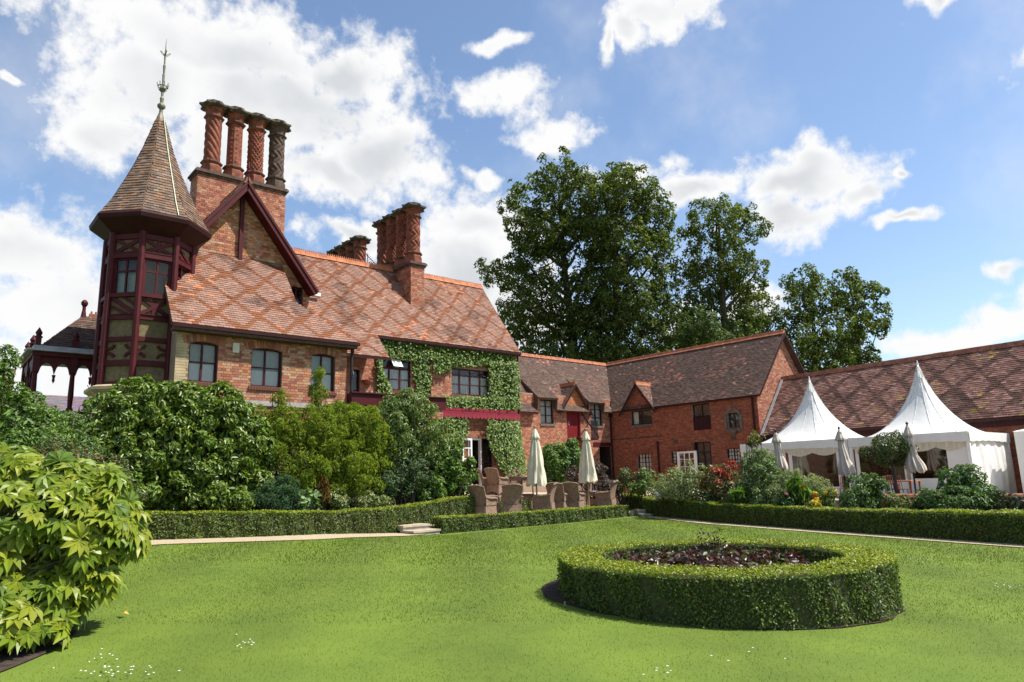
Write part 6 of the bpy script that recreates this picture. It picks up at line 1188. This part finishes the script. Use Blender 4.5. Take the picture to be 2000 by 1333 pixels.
# ------------------------------------------------------------------ parasols
def parasol(label, base, H, zb, rmax, m, group, wood=True, tie=False, lean=(0, 0), seed=0):
    t = thing('closed_parasol', base, label, 'parasol', group); p = MB(); p.lathe((0, 0, 0), [(.028, 0), (.028, H-.02)], 10); p.build('pole', M['wood' if wood else 'iron'], t)
    b = MB(); b.lathe((0, 0, 0), [(.26, 0), (.26, .05), (.06, .09), (.045, .22)], 16); b.build('base', M['iron'], t)
    c = MB(); L = H-zb; K = 26; ns = 48; pr = []
    for i in range(K+1):
        s = i/K; r = .045+(rmax-.045)*s**.8
        if tie: r = .07+.075*s if s < .62 else .115+(rmax-.08)*math.sin((s-.62)/.38*math.pi*.62); r *= 1+.12*math.sin(s*9+seed)*(s < .62)
        pr.append((r, H-.10-(L-.10)*s))
    fn = lambda th, z, r: r*(1+.24*math.cos(8*th+1.5*math.sin(z*2+seed)+seed)*min(1, (H-z)/.5)+.10*math.cos(19*th+z*3))
    c.lathe((0, 0, 0), pr, ns, fn=fn, cap=False); V = c.v
    for k in range(ns): i = len(V)-ns+k; x, y, z = V[i]; V[i] = (x, y, z+.045*math.cos(8*math.atan2(y, x)+seed)+.02*math.sin(5*math.atan2(y, x)))
    for i, (x, y, z) in enumerate(V): s = (H-z)/L; V[i] = (x+lean[0]*s*s, y+lean[1]*s*s, z)
    c.build('canopy', m, t, smooth=True); v = MB(); v.lathe((0, 0, 0), [(.035, H-.04), (.075, H-.14), (.12, H-.26), (.155, H-.36), (.15, H-.365)], 32, fn=lambda th, z, r: r*(1+.14*math.cos(8*th+seed)), cap=False); v.build('top_vent', m, t, smooth=True)
    f = MB(); f.lathe((0, 0, H-.05), [(.02, 0), (.02, .05), (.04, .07), (.042, .10), (.02, .13), (.004, .14)], 10); f.build('finial', M['wood' if wood else 'iron'], t); return t
u1 = pY(1049, 985, 17.85); zt = pY(1044, 836, 17.85)[2]; parasol('left cream parasol, closed, on a wooden pole by the patio chairs', (u1[0], u1[1], .35), zt-.35, pY(1047, 948, 17.85)[2]-.35, .29, M['cream'], 'cream patio parasols')
u2 = pY(1150, 975, 18.3); zt = pY(1148.5, 841, 18.3)[2]; parasol('right cream parasol, closed, standing behind the patio table', (u2[0], u2[1], .35), zt-.35, pY(1150, 942, 18.3)[2]-.35, .29, M['cream'], 'cream patio parasols', seed=1.3)
for (x, yt, yb2, D, ln, lab, sd) in ((1524, 842, 918, 23.6, (.01, -.09), 'narrow taupe parasol, tied, at the left post of the left marquee', .3), (1650, 837, 928, 22.6, (.03, -.12), 'taupe parasol, tied at the waist, between the two marquees', 2.), (1786, 828, 922, 21.6, (.03, -.10), 'taupe parasol, tied with a flared hem, before the right marquee', 4.)):
    b = pD(x, 940, D); zt = pD(x, yt, D)[2]; parasol(lab, (b[0], b[1], .6), zt-.6, pD(x, yb2, D)[2]-.6, .185 if x != 1524 else .14, M['taupe'], 'taupe parasols in front of the marquees', False, True, ln, sd)
# ------------------------------------------------------------------ wicker chairs and tables
def wicker_chair():
    t = thing('wicker_chair', (0, 0, 0), '', 'chair', 'brown wicker armchairs on the patio'); W = M['wicker']
    s = MB(); w0, w1 = .27, .30                                   # skirted seat, arched at the foot
    for (ax, ay, bx, by) in ((-1, -1, 1, -1), (1, -1, 1, 1), (1, 1, -1, 1), (-1, 1, -1, -1)):
        n = 8; top = [(ax*w0+(bx-ax)*w0*k/n, ay*w0+(by-ay)*w0*k/n, .44) for k in range(n+1)]; bot = [(ax*w1+(bx-ax)*w1*k/n, ay*w1+(by-ay)*w1*k/n, .07+.10*math.sin(math.pi*k/n)) for k in range(n+1)]
        out = np.array([ay-by if ay == by else 0, 0, 0])*0+np.array([(ax+bx)/2, (ay+by)/2, 0])*.022
        for k in range(n): s.prism([top[k], top[k+1], bot[k+1], bot[k]], out)
    s.box((-.27, -.27, .43), (.27, .29, .47)); s.build('seat', W, t)
    b = MB(); nu, nv = 10, 9
    def bp(u, v, o=0):
        z = .46+v*(.56+.05*(1-u*u)); half = .27+.055*v; x = u*half; y = -.26-.17*v*v*.8-.05*v+.07*abs(u)**2.2; return (x, y-o, z)
    G = [[bp(-1+2*i/nu, j/nv) for i in range(nu+1)] for j in range(nv+1)]; H = [[bp(-1+2*i/nu, j/nv, .035) for i in range(nu+1)] for j in range(nv+1)]
    V = [p for r in G for p in r]+[p for r in H for p in r]; m = (nu+1)*(nv+1); F = []
    for j in range(nv):
        for i in range(nu): a = j*(nu+1)+i; F += [(a, a+1, a+nu+2, a+nu+1), (m+a+nu+1, m+a+nu+2, m+a+1, m+a)]
    for j in range(nv): a = j*(nu+1); F += [(a, a+nu+1, m+a+nu+1, m+a), (a+nu, m+a+nu, m+a+2*nu+1, a+2*nu+1)]
    a = nv*(nu+1); F += [(a+i, a+i+1, m+a+i+1, m+a+i) for i in range(nu)]; b.add(V, F); b.tube([bp(-1+2*i/nu, 1, .017) for i in range(nu+1)], .028, 6); b.build('backrest', W, t)
    for sx in (-1, 1):
        a = MB(); a.tube([(sx*.29, -.28, .70), (sx*.32, -.05, .67), (sx*.325, .15, .665), (sx*.31, .28, .64), (sx*.30, .31, .52)], [.04, .045, .048, .045, .035], 8)
        a.prism([(sx*.285, -.27, .45), (sx*.285, .28, .45), (sx*.30, .29, .63), (sx*.31, .15, .65), (sx*.30, -.27, .69)], (sx*.022, 0, 0)); a.build('armrest', W, t)
    for sx in (-1, 1):
        for sy in (-1, 1): l = MB(); l.box((sx*.27-.02, sy*.27-.02, 0), (sx*.27+.02, sy*.27+.02, .12)); l.build('leg', M['dark'], t)
    return t
def aim(o, tx_, ty_): o.rotation_euler.z = math.atan2(-(tx_-o.location.x), ty_-o.location.y)
T1, T2, T3 = pY(1012, 985, 18.6), pY(1146, 975, 18.9), pD(1018, 950, 28.2); PZ, UZ = .35, .95
proto = wicker_chair(); CH = [(944, 17.95, PZ, T1, 'wicker chair at the left end of the patio, seen side-on'), (1000, 17.8, PZ, T1, 'wicker chair with its back to the lawn, left of the left parasol'), (957, 19.3, PZ, T1, 'wicker chair on the far side of the left table, below the terrace'), (1063, 17.85, PZ, T1, 'wicker chair just right of the left parasol pole'),
 (1091, 18.1, PZ, T2, 'wicker chair with its tall back turned to the lawn, second left of the right table'), (1120, 17.95, PZ, T2, 'wicker chair seen side-on in the middle, left of the right parasol pole'), (1184, 18.1, PZ, T2, 'wicker chair nearest the right-hand steps'), (1194, 18.8, PZ, T2, 'wicker chair half hidden behind the rightmost chair'), (1131, 19.9, PZ, T2, 'wicker chair on the far side of the right table, left one'), (1163, 19.9, PZ, T2, 'wicker chair on the far side of the right table, right one'),
 (956, 22.4, UZ, T3, 'wicker chair on the upper terrace nearest the house door'), (972, 21.8, UZ, T3, 'wicker chair on the upper terrace, in front of its neighbour by the door'), (1006, 23.0, UZ, T3, 'wicker chair on the upper terrace behind the dark table')]
for i, (x, Yc, z, T, lab) in enumerate(CH):
    o = proto if i == 0 else copy_tree(proto); p = pY(x, 975, Yc); o.location = (p[0], p[1], z); aim(o, T[0], T[1]); o.rotation_euler.z += random.uniform(-.25, .25); o['label'] = lab
for (T, z, lab, r) in ((T1, PZ, 'round wicker table at the left parasol', .55), (T2, PZ, 'round wicker table at the right parasol', .6), (T3, UZ, 'dark round table on the upper terrace', .55)):
    t = thing('round_table', (T[0], T[1], z), lab, 'table', 'patio tables'); a = MB(); a.lathe((0, 0, .70), [(r, 0), (r+.015, .015), (r, .035)], 32); a.build('table_top', M['table'], t); a = MB(); a.lathe((0, 0, .56), [(r*.9, 0), (r*.93, .13)], 32); a.build('apron', M['wicker'], t)
    for k in range(4): a = MB(); an = k*math.pi/2+.785; a.tube([(r*.85*math.cos(an), r*.85*math.sin(an), 0), (r*.80*math.cos(an), r*.80*math.sin(an), .6)], .028, 8); a.build('leg', M['wicker'], t)
# ------------------------------------------------------------------ steps, coping wall, lamps, pots, cafe set, round-headed tree
def steps(label, pts, z0, n, rise, dep):
    (ax, ay), (bx, by) = pts; c = ((ax+bx)/2, (ay+by)/2, z0); t = thing('stone_steps', c, label, 'steps'); d = np.array([bx-ax, by-ay, 0]); d /= np.linalg.norm(d); bk = np.array([-d[1], d[0], 0])
    for i in range(n):
        a = np.array([ax, ay, z0+i*rise])+bk*dep*i; b = np.array([bx, by, z0+i*rise])+bk*dep*i; m = MB(); m.prism([a, b, b+bk*(dep+.12), a+bk*(dep+.12)], (0, 0, rise-.055)); o = m.build('riser', M['greystone'], t, c)
        m = MB(); m.prism([a-bk*.03-d*.02+np.array([0, 0, rise-.053]), b-bk*.03+d*.02+np.array([0, 0, rise-.053]), b+d*.02+bk*(dep+.12)+np.array([0, 0, rise-.053]), a-d*.02+bk*(dep+.12)+np.array([0, 0, rise-.053])], (0, 0, .05)); m.build('tread', M['stepstone'], t, c)
M['stepstone'] = mat('worn_stone', (.40, .33, .24), .9, var=.25, scale=5, bump=.3)
steps('two worn stone steps at the left end of the patio hedge', ((10.35, 16.55), (11.25, 16.65)), .17, 2, .13, .45)
steps('two worn stone steps at the right end of the patio hedge', ((20.1, 16.95), (20.75, 16.55)), .11, 2, .14, .40)
cw0, cw1 = pD(1700, 968, 20.6), pD(2060, 966, 17.6); off = (cw0[0], cw0[1], .34); t = thing('coping_wall', off, 'low brick wall with rounded coping behind the flower bed', 'wall'); dv = (cw1-cw0)*np.array([1, 1, 0]); Lw = np.linalg.norm(dv); dv /= Lw; nn = np.array([dv[1], -dv[0], 0]); nn = nn if nn[0] < 0 else -nn
cz = pD(1780, 966, 20)[2]; frc = Fr((cw0[0], cw0[1], 0), dv, nn); m = MB(); frc.box(m, 0, Lw, .2, cz-.1, -.22, 0); wo_ = m.build('wall', M['mortar'], t, off); m = MB(); bricks(m, frc, [(0, .34), (Lw, .34), (Lw, cz-.1), (0, cz-.1)], (), BR_DARK); m.build('brickwork', M['brick'], wo_, off, tint=True, kind='stuff'); k = int(Lw/.085)
for i in range(min(k, 90)):
    m = MB(); u0, u1 = Lw*i/k+.004, Lw*(i+1)/k-.004; c_ = random.choice(BR); pts = [frc.P(u0, cz-.1, .04)]+[frc.P(u0, cz-.1+.12*math.sin(a), -.11+.15*math.cos(a)) for a in np.linspace(.2, math.pi-.2, 5)]+[frc.P(u0, cz-.1, -.26)]; m.prism(pts, dv*(u1-u0), tuple(x*.8 for x in c_)); m.build('brick', M['brick'], wo_, off, tint=True)
for (x, y, D, lab) in ((1340, 958, 24.2, 'black mushroom garden lamp under the variegated shrub'), (1648, 976, 18.75, 'black mushroom garden lamp beside the yellow flowers')):
    c = pD(x, y, D); t = thing('garden_lamp', (c[0], c[1], .34), lab, 'garden lamp'); h = c[2]-.34; m = MB(); m.lathe((0, 0, 0), [(.05, 0), (.05, h-.02)], 12); m.build('post', M['iron'], t); m = MB(); m.lathe((0, 0, h-.10), [(.07, 0), (.075, .10)], 12); m.build('lens', M['white'], t); m = MB(); m.lathe((0, 0, h), [(.115, -.02), (.12, 0), (.105, .06), (.07, .105), (.01, .125)], 16); m.build('cap', M['iron'], t, smooth=True)
for (x, y, D, lab) in ((1212, 955, 29.3, 'long terracotta trough of flowers at the hedge end'), (1243, 958, 29.0, 'terracotta trough with red flowers right of the other trough')):
    c = pD(x, y, D); off = (c[0], c[1], c[2]-.12); t = thing('terracotta_trough', off, lab, 'planter'); m = MB(); m.box((c[0]-.05, c[1]-.42, c[2]-.12), (c[0]+.12, c[1]+.34, c[2]+.06)); m.box((c[0]-.07, c[1]-.44, c[2]+.06), (c[0]+.14, c[1]+.36, c[2]+.09)); m.build('trough', M['pot'], t, off); m = MB(); m.box((c[0]-.03, c[1]-.4, .34), (c[0]+.1, c[1]+.3, c[2]-.121)); m.build('stand', M['mortar'], t, off)
    n = 260; P = np.column_stack([c[0]+.03+rng.normal(0, .07, n), c[1]-.04+rng.uniform(-.38, .34, n), c[2]+.10+rng.uniform(0, .12, n)]); leaves('flowers', P, rng.normal(0, .5, (n, 3))+[0, 0, .8], .05, [(.06, .11, .03), (.08, .13, .03), (.35, .03, .02)], M['leaf'], t, off, .7)
def cafe_chair(label, p, rz):
    t = thing('slatted_chair', (p[0], p[1], .6), label, 'chair', 'slatted garden chairs by the right marquee', rz); t.scale = (.85, .85, .82); m = MB()
    for k in range(5): y = -.18+.09*k; m = MB(); m.box((-.2, y-.03, .44), (.2, y+.03, .46)); m.build('seat_slat', M['slatwood'], t)
    for k in range(6): m = MB(); x = -.19+.076*k; m.tube([(x, -.20, .42), (x, -.23, .65), (x*1.05, -.30, .95)], .014, 5); m.build('slat', M['slatwood'], t)
    for pl in ([(-.2, -.235, .68), (.2, -.235, .68)], [(-.21, -.295, .93), (0, -.31, .95), (.21, -.295, .93)]): m = MB(); m.tube(pl, .016, 5); m.build('rail', M['slatwood'], t)
    for sx in (-1, 1):
        for sy in (-1, 1): m = MB(); m.tube([(sx*.19, sy*.19, 0), (sx*.19, sy*.17, .44)], .015, 6); m.build('leg', M['iron'], t)
M['slatwood'] = mat('red_brown_wood', (.17, .06, .035), .55, var=.25, scale=8)
for i, (x, D, lab, rz) in enumerate(((1742, 22.4, 'slatted brown chair left of its neighbour under the round-headed tree', 2.2), (1757, 22.0, 'slatted brown chair right of its neighbour under the round-headed tree', 2.4), (1640, 24.2, 'black slatted chair behind the silvery shrub and the left marquee post', 1.2))): cafe_chair(lab, pD(x, 950, D), rz)
for (x, D, lab, h_) in ((1722, 22.6, 'small reddish table left of the slatted chairs', .55), (1765, 23.2, 'small reddish table behind the slatted chairs', .62)):
    c = pD(x, 950, D); t = thing('garden_table', (c[0], c[1], .6), lab, 'table'); m = MB(); m.box((-.4, -.4, h_-.04), (.4, .4, h_)); m.build('table_top', M['pinkwood'] if 'pinkwood' in M else M['pot'], t)
    for sx in (-1, 1):
        for sy in (-1, 1): m = MB(); m.box((sx*.36-.025, sy*.36-.025, 0), (sx*.36+.025, sy*.36+.025, h_-.041)); m.build('leg', M['slatwood'], t)
tree_c = pD(1740, 880, 22.2); lob = [LB(1738,880,22.2,38,26), LB(1718,890,22.2,24,20), LB(1762,888,22.2,22,22), LB(1735,865,22.2,24,16), LB(1700,880,22.3,14,14)]
off = (tree_c[0], tree_c[1], .6); t = thing('round_headed_tree', off, 'small round-headed tree with a clear trunk before the marquees', 'tree'); m = MB(); m.tube([(off[0], off[1], .58), (off[0]+.03, off[1], 1.2), (off[0], off[1]+.02, tree_c[2]-.3)], [.06, .05, .045], 8)
for l in lob: m.tube([(off[0], off[1]+.02, tree_c[2]-.45), np.array(l[:3])], [.03, .012], 6)
m.build('trunk', M['bark'], t, off); Pq, Nq = lobes_points(lob, 3400, .11, 10); P2, N2 = inner_points(lob, 1200); leaves('crown', np.concatenate([Pq, P2]), np.concatenate([Nq, N2]), .09, [(.07, .115, .025), (.09, .14, .03), (.05, .085, .02), (.16, .16, .04)], M['gloss'], t, off, .42, .4)
